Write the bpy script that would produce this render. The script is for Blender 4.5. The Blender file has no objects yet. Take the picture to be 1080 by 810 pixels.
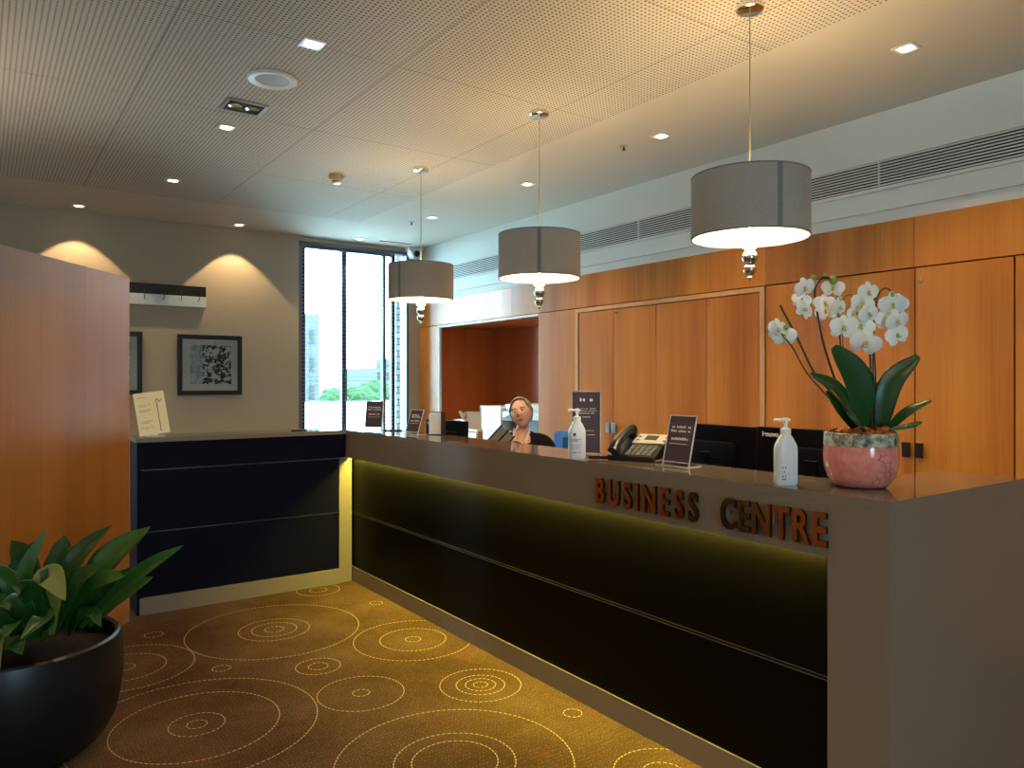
import bpy, bmesh, math, random
from mathutils import Vector, Matrix, noise
PI = math.pi
random.seed(7)
SC = bpy.context.scene
COL = SC.collection

# ------------------------------------------------------------------ camera
YAW = math.radians(35.257)
cam_d = bpy.data.cameras.new('camera')
cam = bpy.data.objects.new('camera', cam_d)
COL.objects.link(cam)
cam.location = (0, 0, 1.5)
cam.rotation_euler = (PI / 2, 0, -YAW)
cam_d.sensor_fit = 'HORIZONTAL'
cam_d.sensor_width = 36.0
cam_d.lens = 795.0 / 1080.0 * 36.0
cam_d.shift_y = -3.0 / 1080.0
cam_d.clip_start = 0.05
cam_d.clip_end = 400
SC.camera = cam

# ------------------------------------------------------------------ world, exposure, daylight
SC.view_settings.view_transform = 'Standard'
SC.view_settings.look = 'None'
SC.view_settings.gamma = 1.0
SC.view_settings.use_curve_mapping = False
SC.view_settings.exposure = 0.68
SC.render.film_transparent = False

world = bpy.data.worlds.new('world')
SC.world = world
world.use_nodes = True
bg = world.node_tree.nodes['Background']
bg.inputs['Color'].default_value = (0.50, 0.83, 1.0, 1)
bg.inputs['Strength'].default_value = 16.0


def light(name, kind, loc, energy, color, rot=(0, 0, 0), **kw):
    d = bpy.data.lights.new(name, kind)
    d.energy = energy
    d.color = color
    for k, v in kw.items():
        setattr(d, k, v)
    o = bpy.data.objects.new(name, d)
    o.location = loc
    o.rotation_euler = rot
    COL.objects.link(o)
    return o


def portal(name, loc, rot, sx, sy):
    o = light(name, 'AREA', loc, 1.0, (1, 1, 1), rot, shape='RECTANGLE', size=sx, size_y=sy)
    o.data.cycles.is_portal = True
    return o


portal('sky_portal_far', (3.55, 8.34, 1.53), (-PI / 2, 0, 0), 1.34, 3.06)
portal('sky_portal_rear', (-0.2, -4.16, 1.7), (PI / 2, 0, 0), 1.2, 1.6)
portal('sky_portal_side', (-2.25, 8.34, 1.5), (-PI / 2, 0, 0), 1.1, 2.9)
light('sun', 'SUN', (20, 30, 30), 9.0, (0.92, 0.97, 1.0), (0.06, 0.62, 0.0), angle=0.02)
WARM = (1.0, 0.70, 0.36)
POWER_DOWN = 24.0
POWER_WASH = 26.0
POWER_PENDANT = 15.0
POWER_LED = 46.0


# ------------------------------------------------------------------ materials
def lin(r, g, b):
    f = lambda c: (c / 255 / 12.92) if c / 255 <= 0.04045 else ((c / 255 + 0.055) / 1.055) ** 2.4
    return (f(r), f(g), f(b), 1.0)


def mat(name, color, rough=0.5, metal=0.0, spec=0.5, **kw):
    m = bpy.data.materials.new(name)
    m.use_nodes = True
    p = m.node_tree.nodes['Principled BSDF']
    p.inputs['Base Color'].default_value = color
    p.inputs['Roughness'].default_value = rough
    p.inputs['Metallic'].default_value = metal
    p.inputs['Specular IOR Level'].default_value = spec
    for k, v in kw.items():
        p.inputs[k.replace('_', ' ')].default_value = v
    return m


class N:
    """small node-graph helper"""
    def __init__(s, m):
        s.m = m
        s.t = m.node_tree
        s.p = s.t.nodes['Principled BSDF']

    def new(s, t, **kw):
        n = s.t.nodes.new(t)
        for k, v in kw.items():
            setattr(n, k, v)
        return n

    def link(s, a, b):
        s.t.links.new(a, b)

    def math(s, op, a, b=None, clamp=False):
        n = s.t.nodes.new('ShaderNodeMath')
        n.operation = op
        n.use_clamp = clamp
        for i, v in enumerate((a, b)):
            if v is None:
                continue
            if isinstance(v, (int, float)):
                n.inputs[i].default_value = v
            else:
                s.link(v, n.inputs[i])
        return n.outputs[0]

    def coord(s, kind='Object'):
        return s.new('ShaderNodeTexCoord').outputs[kind]

    def mapping(s, vec, scale, loc=(0, 0, 0)):
        n = s.new('ShaderNodeMapping')
        n.inputs['Scale'].default_value = scale
        n.inputs['Location'].default_value = loc
        s.link(vec, n.inputs['Vector'])
        return n.outputs[0]

    def noise(s, vec, scale, detail=4, rough=0.55):
        n = s.new('ShaderNodeTexNoise')
        n.inputs['Scale'].default_value = scale
        n.inputs['Detail'].default_value = detail
        n.inputs['Roughness'].default_value = rough
        s.link(vec, n.inputs['Vector'])
        return n.outputs['Fac']

    def ramp(s, fac, stops):
        n = s.new('ShaderNodeValToRGB')
        e = n.color_ramp.elements
        while len(e) < len(stops):
            e.new(0.5)
        for i, (p, c) in enumerate(stops):
            e[i].position = p
            e[i].color = c
        s.link(fac, n.inputs['Fac'])
        return n.outputs['Color']

    def mix(s, fac, a, b, blend='MIX'):
        n = s.new('ShaderNodeMix')
        n.data_type = 'RGBA'
        n.blend_type = blend
        for sock, v in ((n.inputs[0], fac), (n.inputs[6], a), (n.inputs[7], b)):
            if isinstance(v, (int, float)):
                sock.default_value = v
            elif isinstance(v, tuple):
                sock.default_value = v
            else:
                s.link(v, sock)
        return n.outputs[2]

    def bump(s, h, strength=0.2, dist=0.01):
        n = s.new('ShaderNodeBump')
        n.inputs['Strength'].default_value = strength
        n.inputs['Distance'].default_value = dist
        s.link(h, n.inputs['Height'])
        s.link(n.outputs[0], s.p.inputs['Normal'])

    def sep(s, vec):
        n = s.new('ShaderNodeSeparateXYZ')
        s.link(vec, n.inputs[0])
        return n.outputs


def wood(name, dark, mid, light_, rough=0.3, off=(0, 0, 0), seam=None):
    m = mat(name, mid, rough, spec=0.5)
    g = N(m)
    co = g.coord('Object')
    v1 = g.mapping(co, (3.2, 3.2, 0.25), off)
    v2 = g.mapping(co, (70, 70, 1.2), off)
    n1 = g.noise(v1, 1.0, 3)
    n2 = g.noise(v2, 1.0, 5, 0.7)
    f = g.math('ADD', g.math('MULTIPLY', n1, 0.72), g.math('MULTIPLY', n2, 0.28))
    c = g.ramp(f, [(0.30, dark), (0.5, mid), (0.70, light_)])
    if seam:
        # seam = (axis x, axis y, pitch): thin dark joints between veneer boards
        ax, ay, pitch = seam
        s = g.sep(co)
        u = g.math('ADD', g.math('MULTIPLY', s[0], ax), g.math('MULTIPLY', s[1], ay))
        fr = g.math('FRACT', g.math('ADD', g.math('DIVIDE', u, pitch), 100.0))
        line = g.math('LESS_THAN', fr, 0.012)
        cell = g.math('FLOOR', g.math('ADD', g.math('DIVIDE', u, pitch), 100.0))
        tone = g.math('FRACT', g.math('MULTIPLY', g.math('SINE', g.math('MULTIPLY', cell, 12.9898)), 437.585))
        c = g.mix(g.math('MULTIPLY', tone, 0.22), c, (dark[0] * 0.9, dark[1] * 0.9, dark[2] * 0.9, 1))
        c = g.mix(g.math('MULTIPLY', line, 0.55), c, (0.03, 0.012, 0.005, 1))
    g.link(c, g.p.inputs['Base Color'])
    return m


W_D, W_M, W_L = (0.34, 0.098, 0.014, 1), (0.56, 0.192, 0.030, 1), (0.70, 0.275, 0.052, 1)
M_WOOD = [wood('cherry_veneer_%d' % i, W_D, W_M, W_L, 0.27, (i * 3.7, i * 1.9, i * 0.8)) for i in range(4)]
M_WOODF = wood('cherry_frame', (0.52, 0.25, 0.09, 1), (0.68, 0.36, 0.15, 1), (0.76, 0.44, 0.20, 1), 0.3, (9, 2, 1))
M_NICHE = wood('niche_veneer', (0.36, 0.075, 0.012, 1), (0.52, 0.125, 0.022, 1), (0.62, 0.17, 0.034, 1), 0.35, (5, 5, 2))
M_PART = wood('partition_veneer', (0.30, 0.10, 0.018, 1), (0.42, 0.155, 0.03, 1), (0.50, 0.20, 0.045, 1), 0.22,
              (2, 8, 3), seam=(0.593, 0.805, 0.19))
_p = M_PART.node_tree.nodes['Principled BSDF'].inputs
_p['Coat Weight'].default_value = 1.0
_p['Coat IOR'].default_value = 2.0
_p['Coat Roughness'].default_value = 0.30


def speckle(name, base, rough=0.3, amount=0.25, scale=900):
    m = mat(name, base, rough)
    g = N(m)
    n = g.noise(g.coord(), scale, 2)
    lo = tuple(c * (1 - amount) for c in base[:3]) + (1,)
    hi = tuple(min(1, c * (1 + amount)) for c in base[:3]) + (1,)
    g.link(g.ramp(n, [(0.35, lo), (0.65, hi)]), g.p.inputs['Base Color'])
    return m


M_GREY = speckle('taupe_solid_surface', (0.200, 0.162, 0.124, 1), 0.40)
M_TOP = speckle('taupe_counter_top', (0.125, 0.095, 0.073, 1), 0.06)
M_TOP.node_tree.nodes['Principled BSDF'].inputs['IOR'].default_value = 1.62
M_BLACK = speckle('black_brown_laminate', (0.0022, 0.0016, 0.0018, 1), 0.45, 0.3, 60)
M_SHEENLAM = speckle('black_laminate_painted_sheen', (0.0030, 0.0030, 0.0125, 1), 0.45, 0.25, 60)  # same black laminate, with the bluish reflected cast painted into its base colour
for _m in (M_BLACK, M_SHEENLAM):
    _m.node_tree.nodes['Principled BSDF'].inputs['Specular IOR Level'].default_value = 0.09
M_GAP = mat('shadow_gap_black', (0.002, 0.002, 0.002, 1), 0.8)
M_LINE = mat('thin_metal_inlay', (0.30, 0.28, 0.25, 1), 0.35, 0.9)
M_WALL = speckle('taupe_wall_paint', lin(178, 164, 144), 0.8, 0.04, 300)
M_WHITE = mat('white_paint', lin(226, 226, 222), 0.6)
M_WHITEG = mat('white_plastic', lin(235, 235, 232), 0.3)
M_CREAM = mat('cream_card', lin(236, 226, 190), 0.6)
M_BLKPL = mat('black_plastic', (0.006, 0.006, 0.008, 1), 0.32)
M_BLKMON = mat('black_monitor_plastic', (0.003, 0.003, 0.007, 1), 0.35, spec=0.15)
M_CHROME = mat('chrome', (0.75, 0.74, 0.72, 1), 0.12, 1.0)
M_BRONZE = mat('dark_bronze', (0.10, 0.075, 0.05, 1), 0.3, 1.0)
M_STEEL = mat('brushed_steel', (0.55, 0.55, 0.54, 1), 0.3, 1.0)
M_ALU = mat('grey_frame_metal', lin(96, 104, 120), 0.4, 0.3)
M_DARKFRAME = mat('dark_window_metal', lin(40, 50, 84), 0.4, 0.2)
M_COPPER = mat('polished_copper_letter', (0.62, 0.33, 0.19, 1), 0.16, 1.0)
M_LETSIDE = mat('letter_side_black', (0.01, 0.008, 0.006, 1), 0.3, 0.5)


def emit(name, color, strength):
    m = bpy.data.materials.new(name)
    m.use_nodes = True
    p = m.node_tree.nodes['Principled BSDF']
    p.inputs['Base Color'].default_value = (0.8, 0.8, 0.8, 1)
    p.inputs['Emission Color'].default_value = color
    p.inputs['Emission Strength'].default_value = strength
    return m


M_BULB = emit('lit_bulb', (1.0, 0.86, 0.55, 1), 6.0)
M_DIFF = emit('lit_diffuser', (1.0, 0.80, 0.46, 1), 1.15)
M_LED = emit('led_strip_glow', (1.0, 0.86, 0.11, 1), 3.0)


def clear(name, tint=(1, 1, 1, 1), gloss=0.08):
    m = bpy.data.materials.new(name)
    m.use_nodes = True
    t = m.node_tree
    t.nodes.clear()
    out = t.nodes.new('ShaderNodeOutputMaterial')
    tr = t.nodes.new('ShaderNodeBsdfTransparent')
    tr.inputs[0].default_value = tint
    gl = t.nodes.new('ShaderNodeBsdfGlossy')
    gl.inputs['Roughness'].default_value = 0.03
    fr = t.nodes.new('ShaderNodeFresnel')
    fr.inputs[0].default_value = 1.3
    mx = t.nodes.new('ShaderNodeMixShader')
    t.links.new(fr.outputs[0], mx.inputs[0])
    t.links.new(tr.outputs[0], mx.inputs[1])
    t.links.new(gl.outputs[0], mx.inputs[2])
    t.links.new(mx.outputs[0], out.inputs[0])
    return m


M_PANE = clear('window_glass', (0.94, 0.98, 1.0, 1))
M_ACRYL = clear('clear_acrylic', (0.97, 0.97, 0.97, 1))
M_ACEDGE = mat('bright_acrylic_edge', lin(225, 220, 215), 0.3, Transmission_Weight=0.3)
M_SMOKE = mat('mirrored_glass', (0.55, 0.52, 0.48, 1), 0.06, 1.0)
M_CRYSTAL = mat('crystal_glass', (0.95, 0.93, 0.88, 1), 0.03, Transmission_Weight=0.85, IOR=1.5)


def carpet_material():
    m = mat('patterned_carpet', (0.08, 0.04, 0.02, 1), 0.95, spec=0.05)
    g = N(m)
    co = g.coord('Object')
    s = g.sep(co)
    big = g.noise(co, 1.6, 3)
    red = g.noise(g.mapping(co, (1, 1, 1), (7, 3, 0)), 4.5, 4)
    fib = g.noise(g.mapping(co, (210, 90, 1)), 1.0, 2)
    base = g.ramp(big, [(0.32, (0.062, 0.032, 0.017, 1)), (0.55, (0.095, 0.053, 0.028, 1)), (0.72, (0.120, 0.072, 0.040, 1))])
    base = g.mix(g.math('MULTIPLY', g.math('GREATER_THAN', red, 0.60), 0.22), base, (0.15, 0.050, 0.020, 1))
    base = g.mix(0.75, base, g.ramp(fib, [(0.30, (0.35, 0.35, 0.35, 1)), (0.68, (1.5, 1.5, 1.5, 1))]), 'MULTIPLY')
    # rows of tiny light stitches woven through the pile
    px = g.math('FRACT', g.math('MULTIPLY', s[0], 62.0))
    py = g.math('FRACT', g.math('MULTIPLY', s[1], 40.0))
    st = g.math('MULTIPLY', g.math('LESS_THAN', px, 0.17), g.math('LESS_THAN', py, 0.22))
    pick = g.math('GREATER_THAN', g.noise(g.mapping(co, (30, 22, 1)), 1.0, 1), 0.50)
    base = g.mix(g.math('MULTIPLY', g.math('MULTIPLY', st, pick), 0.62), base, (0.36, 0.25, 0.11, 1))
    # dotted concentric rings
    rings = [((1.457, 4.55), (0.50, 0.205, 0.13, 0.055)), ((2.06, 3.911), (0.34, 0.19, 0.045)),
             ((1.457, 3.828), (0.115, 0.05)), ((1.501, 3.382), (0.205, 0.04)),
             ((0.778, 3.487), (0.51, 0.345, 0.115, 0.042)), ((0.622, 4.401), (0.34, 0.20, 0.05)),
             ((1.034, 4.092), (0.045,)), ((0.844, 4.867), (0.05,)), ((2.192, 4.693), (0.042,)),
             ((1.989, 5.226), (0.15, 0.06)), ((1.533, 2.558), (0.47, 0.24, 0.17)),
             ((2.024, 3.133), (0.20, 0.12, 0.075, 0.035)), ((2.191, 2.624), (0.042,)), ((2.141, 2.022), (0.19, 0.08)),
             ((0.35, 2.75), (0.42, 0.2)), ((1.0, 1.75), (0.35, 0.15)), ((2.02, 1.45), (0.25, 0.1)),
             ((-0.3, 1.8), (0.5, 0.3)), ((0.9, 0.6), (0.5, 0.2))]
    acc = None
    for (cx, cy), rs in rings:
        dx = g.math('SUBTRACT', s[0], cx)
        dy = g.math('SUBTRACT', s[1], cy)
        d = g.math('SQRT', g.math('ADD', g.math('MULTIPLY', dx, dx), g.math('MULTIPLY', dy, dy)))
        ang = g.math('ARCTAN2', dy, dx)
        for r in rs:
            k = max(8, round(2 * PI * r / 0.024))
            on = g.math('LESS_THAN', g.math('ABSOLUTE', g.math('SUBTRACT', d, r)), 0.0023)
            da = g.math('LESS_THAN', g.math('FRACT', g.math('ADD', g.math('MULTIPLY', ang, k / (2 * PI)), 50.0)), 0.68)
            one = g.math('MULTIPLY', on, da)
            acc = one if acc is None else g.math('MAXIMUM', acc, one)
    base = g.mix(g.math('MULTIPLY', acc, 0.7), base, (0.62, 0.50, 0.27, 1))
    g.link(base, g.p.inputs['Base Color'])
    g.bump(fib, 0.35, 0.004)
    return m


def ceiling_material():
    m = mat('ceiling_plaster_perforated', lin(222, 214, 200), 0.75, spec=0.2)
    g = N(m)
    co = g.coord('Object')
    s = g.sep(co)
    white = lin(205, 197, 184)
    zone = g.math('MULTIPLY', g.math('LESS_THAN', s[0], 3.125), g.math('LESS_THAN', s[1], 7.08))
    p = 0.0235
    u = g.math('SUBTRACT', g.math('FRACT', g.math('ADD', g.math('DIVIDE', s[0], p), 500.0)), 0.5)
    v = g.math('SUBTRACT', g.math('FRACT', g.math('ADD', g.math('DIVIDE', s[1], p), 500.0)), 0.5)
    d2 = g.math('ADD', g.math('MULTIPLY', u, u), g.math('MULTIPLY', v, v))
    hole = g.math('MULTIPLY', g.math('LESS_THAN', d2, 0.048), zone)
    seam = None
    for axis, vals in ((0, (-1.36, -0.33, 0.70, 1.74, 2.78)), (1, (-1.4, -0.2, 1.05, 2.26, 3.47, 4.65, 5.87, 7.08))):
        for c in vals:
            l = g.math('LESS_THAN', g.math('ABSOLUTE', g.math('SUBTRACT', s[axis], c)), 0.0024)
            seam = l if seam is None else g.math('MAXIMUM', seam, l)
    seam = g.math('MULTIPLY', seam, g.math('MULTIPLY', g.math('LESS_THAN', s[0], 3.13), g.math('LESS_THAN', s[1], 7.09)))
    c = g.mix(hole, white, (0.06, 0.045, 0.032, 1))
    c = g.mix(g.math('MULTIPLY', seam, 0.65), c, (0.06, 0.05, 0.04, 1))
    g.link(c, g.p.inputs['Base Color'])
    return m


M_CARPET = carpet_material()
M_CEIL = ceiling_material()


def fabric(name, a, b, rough=0.9, scale=500):
    m = mat(name, a, rough, spec=0.2)
    g = N(m)
    n = g.noise(g.mapping(g.coord(), (1, 1, 0.35)), scale, 2)
    g.link(g.ramp(n, [(0.35, a), (0.65, b)]), g.p.inputs['Base Color'])
    return m


M_SHADE = fabric('grey_linen_shade', lin(168, 157, 146), lin(186, 174, 162))
M_SHADEIN = mat('white_shade_lining', lin(240, 232, 214), 0.7)
M_SEAM = fabric('shade_seam', lin(122, 124, 126), lin(136, 136, 136))
M_LEAF = mat('dark_green_leaf', (0.010, 0.055, 0.008, 1), 0.27, spec=0.6)
M_LEAF2 = mat('mid_green_leaf', (0.022, 0.095, 0.012, 1), 0.3, spec=0.6)
M_LEAFY = mat('yellowing_leaf', (0.16, 0.17, 0.035, 1), 0.4)
M_OLEAF = mat('orchid_leaf', (0.010, 0.060, 0.012, 1), 0.25, spec=0.6)
M_PETAL = mat('white_petal', lin(244, 242, 236), 0.55, Subsurface_Weight=0.12)
M_PETALC = mat('yellow_green_flower_centre', lin(196, 190, 92), 0.5)
M_BUD = mat('green_bud', lin(140, 160, 60), 0.5)
M_STEM = mat('dark_stem', (0.016, 0.018, 0.008, 1), 0.5)
M_BARK = fabric('orange_bark', (0.22, 0.055, 0.012, 1), (0.46, 0.13, 0.03, 1), 0.9, 60)
M_SOIL = fabric('dark_soil', (0.006, 0.004, 0.003, 1), (0.02, 0.013, 0.009, 1), 0.95, 90)
M_POT = mat('black_glazed_planter', (0.004, 0.006, 0.010, 1), 0.36, spec=0.4)


def pink_glaze():
    m = mat('pink_crackle_glaze', lin(196, 104, 96), 0.14, spec=0.6)
    g = N(m)
    co = g.coord()
    v = g.new('ShaderNodeTexVoronoi', feature='DISTANCE_TO_EDGE')
    v.inputs['Scale'].default_value = 42
    g.link(co, v.inputs['Vector'])
    side = g.math('GREATER_THAN', g.noise(co, 7, 2), 0.53)
    crack = g.math('MULTIPLY', g.math('LESS_THAN', v.outputs['Distance'], 0.035), side)
    n = g.noise(co, 30, 3)
    c = g.ramp(n, [(0.3, lin(208, 118, 108)), (0.7, lin(230, 150, 138))])
    c = g.mix(g.math('MULTIPLY', crack, 0.6), c, lin(110, 50, 44))
    g.link(c, g.p.inputs['Base Color'])
    return m


def grey_band():
    m = mat('mottled_grey_band', lin(160, 158, 140), 0.6)
    g = N(m)
    n = g.noise(g.coord(), 45, 5, 0.65)
    g.link(g.ramp(n, [(0.36, lin(58, 64, 58)), (0.5, lin(140, 140, 122)), (0.62, lin(196, 190, 170))]), g.p.inputs['Base Color'])
    return m


M_PINK = pink_glaze()
M_BAND = grey_band()
M_SKIN = mat('skin', lin(226, 172, 148), 0.5, Subsurface_Weight=0.05)
M_LIP = mat('lips', lin(178, 92, 88), 0.45)
M_BROW = mat('brow_brown', lin(88, 62, 48), 0.7)
M_EYE = mat('eye_dark', lin(48, 36, 34), 0.3)
M_EYEW = mat('eye_white', lin(220, 205, 198), 0.4)
M_HAIR = fabric('grey_blonde_hair', lin(96, 82, 70), lin(176, 166, 158), 0.45, 90)
M_NAVY = fabric('navy_wool', (0.004, 0.004, 0.010, 1), (0.008, 0.008, 0.018, 1), 0.85)
M_SHIRT = mat('pale_pink_shirt', lin(228, 198, 192), 0.7)
M_TROUSER = mat('black_trousers', (0.008, 0.008, 0.010, 1), 0.85)
M_BLUE = fabric('blue_upholstery', lin(34, 82, 150), lin(56, 112, 184), 0.85, 300)
M_PURPLE = mat('dark_purple_print', lin(72, 56, 68), 0.45)
M_PRINT = mat('white_print', lin(238, 234, 230), 0.5)
M_PINKPRINT = mat('magenta_print', lin(200, 70, 120), 0.5)
M_GREYPRINT = mat('grey_print', lin(120, 116, 108), 0.6)
M_GELBOT = mat('translucent_white_bottle', lin(232, 238, 244), 0.28, Subsurface_Weight=0.15, Transmission_Weight=0.15)
M_CARD = mat('brown_cardboard', lin(158, 112, 70), 0.8)
M_PRINTER = mat('printer_white', lin(226, 230, 226), 0.4)
M_PRINTER2 = mat('printer_grey', lin(110, 112, 116), 0.45)
M_SILVER = mat('silver_plastic', lin(190, 186, 172), 0.35, 0.3)
M_LCD = mat('grey_green_display', lin(74, 72, 58), 0.2)
M_TREE = fabric('tree_foliage', (0.006, 0.022, 0.007, 1), (0.018, 0.048, 0.012, 1), 0.9, 8)
M_BLDG = mat('pale_render', (0.075, 0.075, 0.075, 1), 0.9, spec=0.0)
M_BGLASS = mat('building_glass', (0.03, 0.03, 0.032, 1), 0.5, spec=0.1)
M_CONC = mat('pale_concrete', lin(226, 226, 222), 0.8)


def brick_mat():
    m = mat('pale_brick', lin(150, 178, 186), 0.85)
    g = N(m)
    b = g.new('ShaderNodeTexBrick')
    b.inputs['Scale'].default_value = 1.0
    b.inputs['Brick Width'].default_value = 0.22
    b.inputs['Row Height'].default_value = 0.075
    b.inputs['Mortar Size'].default_value = 0.008
    b.inputs['Color1'].default_value = (0.055, 0.058, 0.058, 1)
    b.inputs['Color2'].default_value = (0.042, 0.046, 0.047, 1)
    b.inputs['Mortar'].default_value = (0.016, 0.017, 0.019, 1)
    sp = g.sep(g.coord())
    cb = g.new('ShaderNodeCombineXYZ')
    g.link(g.math('ADD', sp[0], sp[1]), cb.inputs[0])
    g.link(sp[2], cb.inputs[1])
    g.link(cb.outputs[0], b.inputs['Vector'])
    g.link(b.outputs['Color'], g.p.inputs['Base Color'])
    return m


M_BRICK = brick_mat()
M_PIER = brick_mat()
for _n in M_PIER.node_tree.nodes:
    if _n.type == 'TEX_BRICK':
        _n.inputs['Color1'].default_value = (0.62, 0.66, 0.64, 1)
        _n.inputs['Color2'].default_value = (0.48, 0.54, 0.53, 1)
        _n.inputs['Mortar'].default_value = (0.16, 0.19, 0.20, 1)


def art_mat(name, seed):
    m = mat(name, lin(210, 212, 204), 0.35)
    g = N(m)
    co = g.coord()
    s = g.sep(co)
    n = g.noise(g.mapping(co, (1, 1, 1), (seed, 0, seed)), 26, 5, 0.7)
    w = g.math('GREATER_THAN', n, 0.5)
    c = g.mix(w, lin(206, 208, 200), lin(24, 24, 34))
    fade = g.math('LESS_THAN', s[0], -0.075)
    c = g.mix(g.math('MULTIPLY', fade, 0.72), c, lin(168, 186, 190))
    g.link(c, g.p.inputs['Base Color'])
    return m


# ------------------------------------------------------------------ mesh helpers
def BM():
    return bmesh.new()


def box(bm, x0, x1, y0, y1, z0, z1, bev=0.0, mi=0):
    r = bmesh.ops.create_cube(bm, size=1.0)
    vs = r['verts']
    for v in vs:
        v.co = Vector((x0 + (v.co.x + 0.5) * (x1 - x0), y0 + (v.co.y + 0.5) * (y1 - y0), z0 + (v.co.z + 0.5) * (z1 - z0)))
    fs = list({f for v in vs for f in v.link_faces})
    for f in fs:
        f.material_index = mi
    if bev > 0:
        es = list({e for v in vs for e in v.link_edges})
        r = bmesh.ops.bevel(bm, geom=es, offset=bev, segments=2, affect='EDGES', profile=0.5)
        for f in r['faces']:
            f.material_index = mi
    return vs


def cyl(bm, p0, p1, r0, r1=None, seg=20, caps=True, mi=0):
    p0, p1 = Vector(p0), Vector(p1)
    r1 = r0 if r1 is None else r1
    d = p1 - p0
    L = d.length
    M = Matrix.Translation((p0 + p1) / 2) @ d.to_track_quat('Z', 'Y').to_matrix().to_4x4()
    r = bmesh.ops.create_cone(bm, cap_ends=caps, segments=seg, radius1=r0, radius2=r1, depth=L, matrix=M)
    for f in {f for v in r['verts'] for f in v.link_faces}:
        f.material_index = mi
    return r['verts']


def lathe(bm, prof, seg=40, c=(0, 0, 0), mi=0, cap0=True, cap1=True):
    rings = []
    for r, z in prof:
        if r < 1e-5:
            rings.append([bm.verts.new((c[0], c[1], c[2] + z))])
        else:
            rings.append([bm.verts.new((c[0] + r * math.cos(2 * PI * k / seg), c[1] + r * math.sin(2 * PI * k / seg), c[2] + z)) for k in range(seg)])
    for a, b in zip(rings, rings[1:]):
        for k in range(seg):
            k2 = (k + 1) % seg
            if len(a) == 1 and len(b) == 1:
                continue
            if len(a) == 1:
                f = bm.faces.new((a[0], b[k2], b[k]))
            elif len(b) == 1:
                f = bm.faces.new((a[k], a[k2], b[0]))
            else:
                f = bm.faces.new((a[k], a[k2], b[k2], b[k]))
            f.material_index = mi
    if cap0 and len(rings[0]) > 1:
        bm.faces.new(list(reversed(rings[0]))).material_index = mi
    if cap1 and len(rings[-1]) > 1:
        bm.faces.new(rings[-1]).material_index = mi


def spline(pts, n):
    P = [Vector(p) for p in pts]
    P = [P[0] * 2 - P[1]] + P + [P[-1] * 2 - P[-2]]
    out = []
    m = len(P) - 3
    for i in range(n + 1):
        t = i / n * m
        k = min(int(t), m - 1)
        u = t - k
        a, b, c, d = P[k:k + 4]
        out.append(0.5 * ((2 * b) + (c - a) * u + (2 * a - 5 * b + 4 * c - d) * u * u + (3 * b - a - 3 * c + d) * u ** 3))
    return out


def tube(bm, pts, rad, seg=8, n=None, mi=0):
    P = spline(pts, n) if n else [Vector(p) for p in pts]
    m = len(P)
    rings = []
    up = Vector((0.123, 0.31, 0.94))
    for i, p in enumerate(P):
        t = (P[min(i + 1, m - 1)] - P[max(i - 1, 0)]).normalized()
        a = t.cross(up).normalized()
        b = a.cross(t).normalized()
        r = rad(i / (m - 1)) if callable(rad) else rad
        rings.append([bm.verts.new(p + (a * math.cos(2 * PI * k / seg) + b * math.sin(2 * PI * k / seg)) * r) for k in range(seg)])
    for A, B in zip(rings, rings[1:]):
        for k in range(seg):
            f = bm.faces.new((A[k], A[(k + 1) % seg], B[(k + 1) % seg], B[k]))
            f.material_index = mi
    bm.faces.new(list(reversed(rings[0])))
    bm.faces.new(rings[-1])


def ball(bm, c, r, sx=1, sy=1, sz=1, sub=2, mi=0):
    M = Matrix.Translation(c) @ Matrix.Diagonal((sx, sy, sz, 1))
    r_ = bmesh.ops.create_icosphere(bm, subdivisions=sub, radius=r, matrix=M)
    for f in {f for v in r_['verts'] for f in v.link_faces}:
        f.material_index = mi


def prism(bm, poly, axis, a, b, mi=0):
    """poly of 2D points extruded along axis ('x','y','z') from a to b"""
    def P(u, v, w):
        return {'x': (w, u, v), 'y': (u, w, v), 'z': (u, v, w)}[axis]
    A = [bm.verts.new(P(u, v, a)) for u, v in poly]
    B = [bm.verts.new(P(u, v, b)) for u, v in poly]
    n = len(poly)
    fs = [bm.faces.new(A), bm.faces.new(list(reversed(B)))]
    for k in range(n):
        fs.append(bm.faces.new((A[k], B[k], B[(k + 1) % n], A[(k + 1) % n])))
    for f in fs:
        f.material_index = mi
    bmesh.ops.recalc_face_normals(bm, faces=fs)


def obj(name, bm, mats, parent=None, smooth=False, loc=None, rot=None):
    me = bpy.data.meshes.new(name)
    if isinstance(bm, bpy.types.Mesh):
        me = bm
    else:
        bmesh.ops.recalc_face_normals(bm, faces=bm.faces)
        bm.to_mesh(me)
        bm.free()
    for m in (mats if isinstance(mats, (list, tuple)) else [mats]):
        me.materials.append(m)
    o = bpy.data.objects.new(name, me)
    COL.objects.link(o)
    if smooth:
        for p in me.polygons:
            p.use_smooth = True
        try:
            me.set_sharp_from_angle(angle=math.radians(38))
        except Exception:
            pass
    if parent:
        o.parent = parent
    if loc:
        o.location = loc
    if rot:
        o.rotation_euler = rot
    return o


def tag(o, label, cat, group=None):
    o['label'] = label
    o['category'] = cat
    if group:
        o['group'] = group
    return o


def thing(name, label, cat, loc=(0, 0, 0), rz=0.0, group=None):
    o = bpy.data.objects.new(name, None)
    o.empty_display_size = 0.1
    COL.objects.link(o)
    o.location = loc
    o.rotation_euler = (0, 0, rz)
    return tag(o, label, cat, group)


def struct(name, bm, m, parent=None, smooth=False):
    o = obj(name, bm, m, parent, smooth)
    if parent is None:
        o['kind'] = 'structure'
    return o


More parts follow.
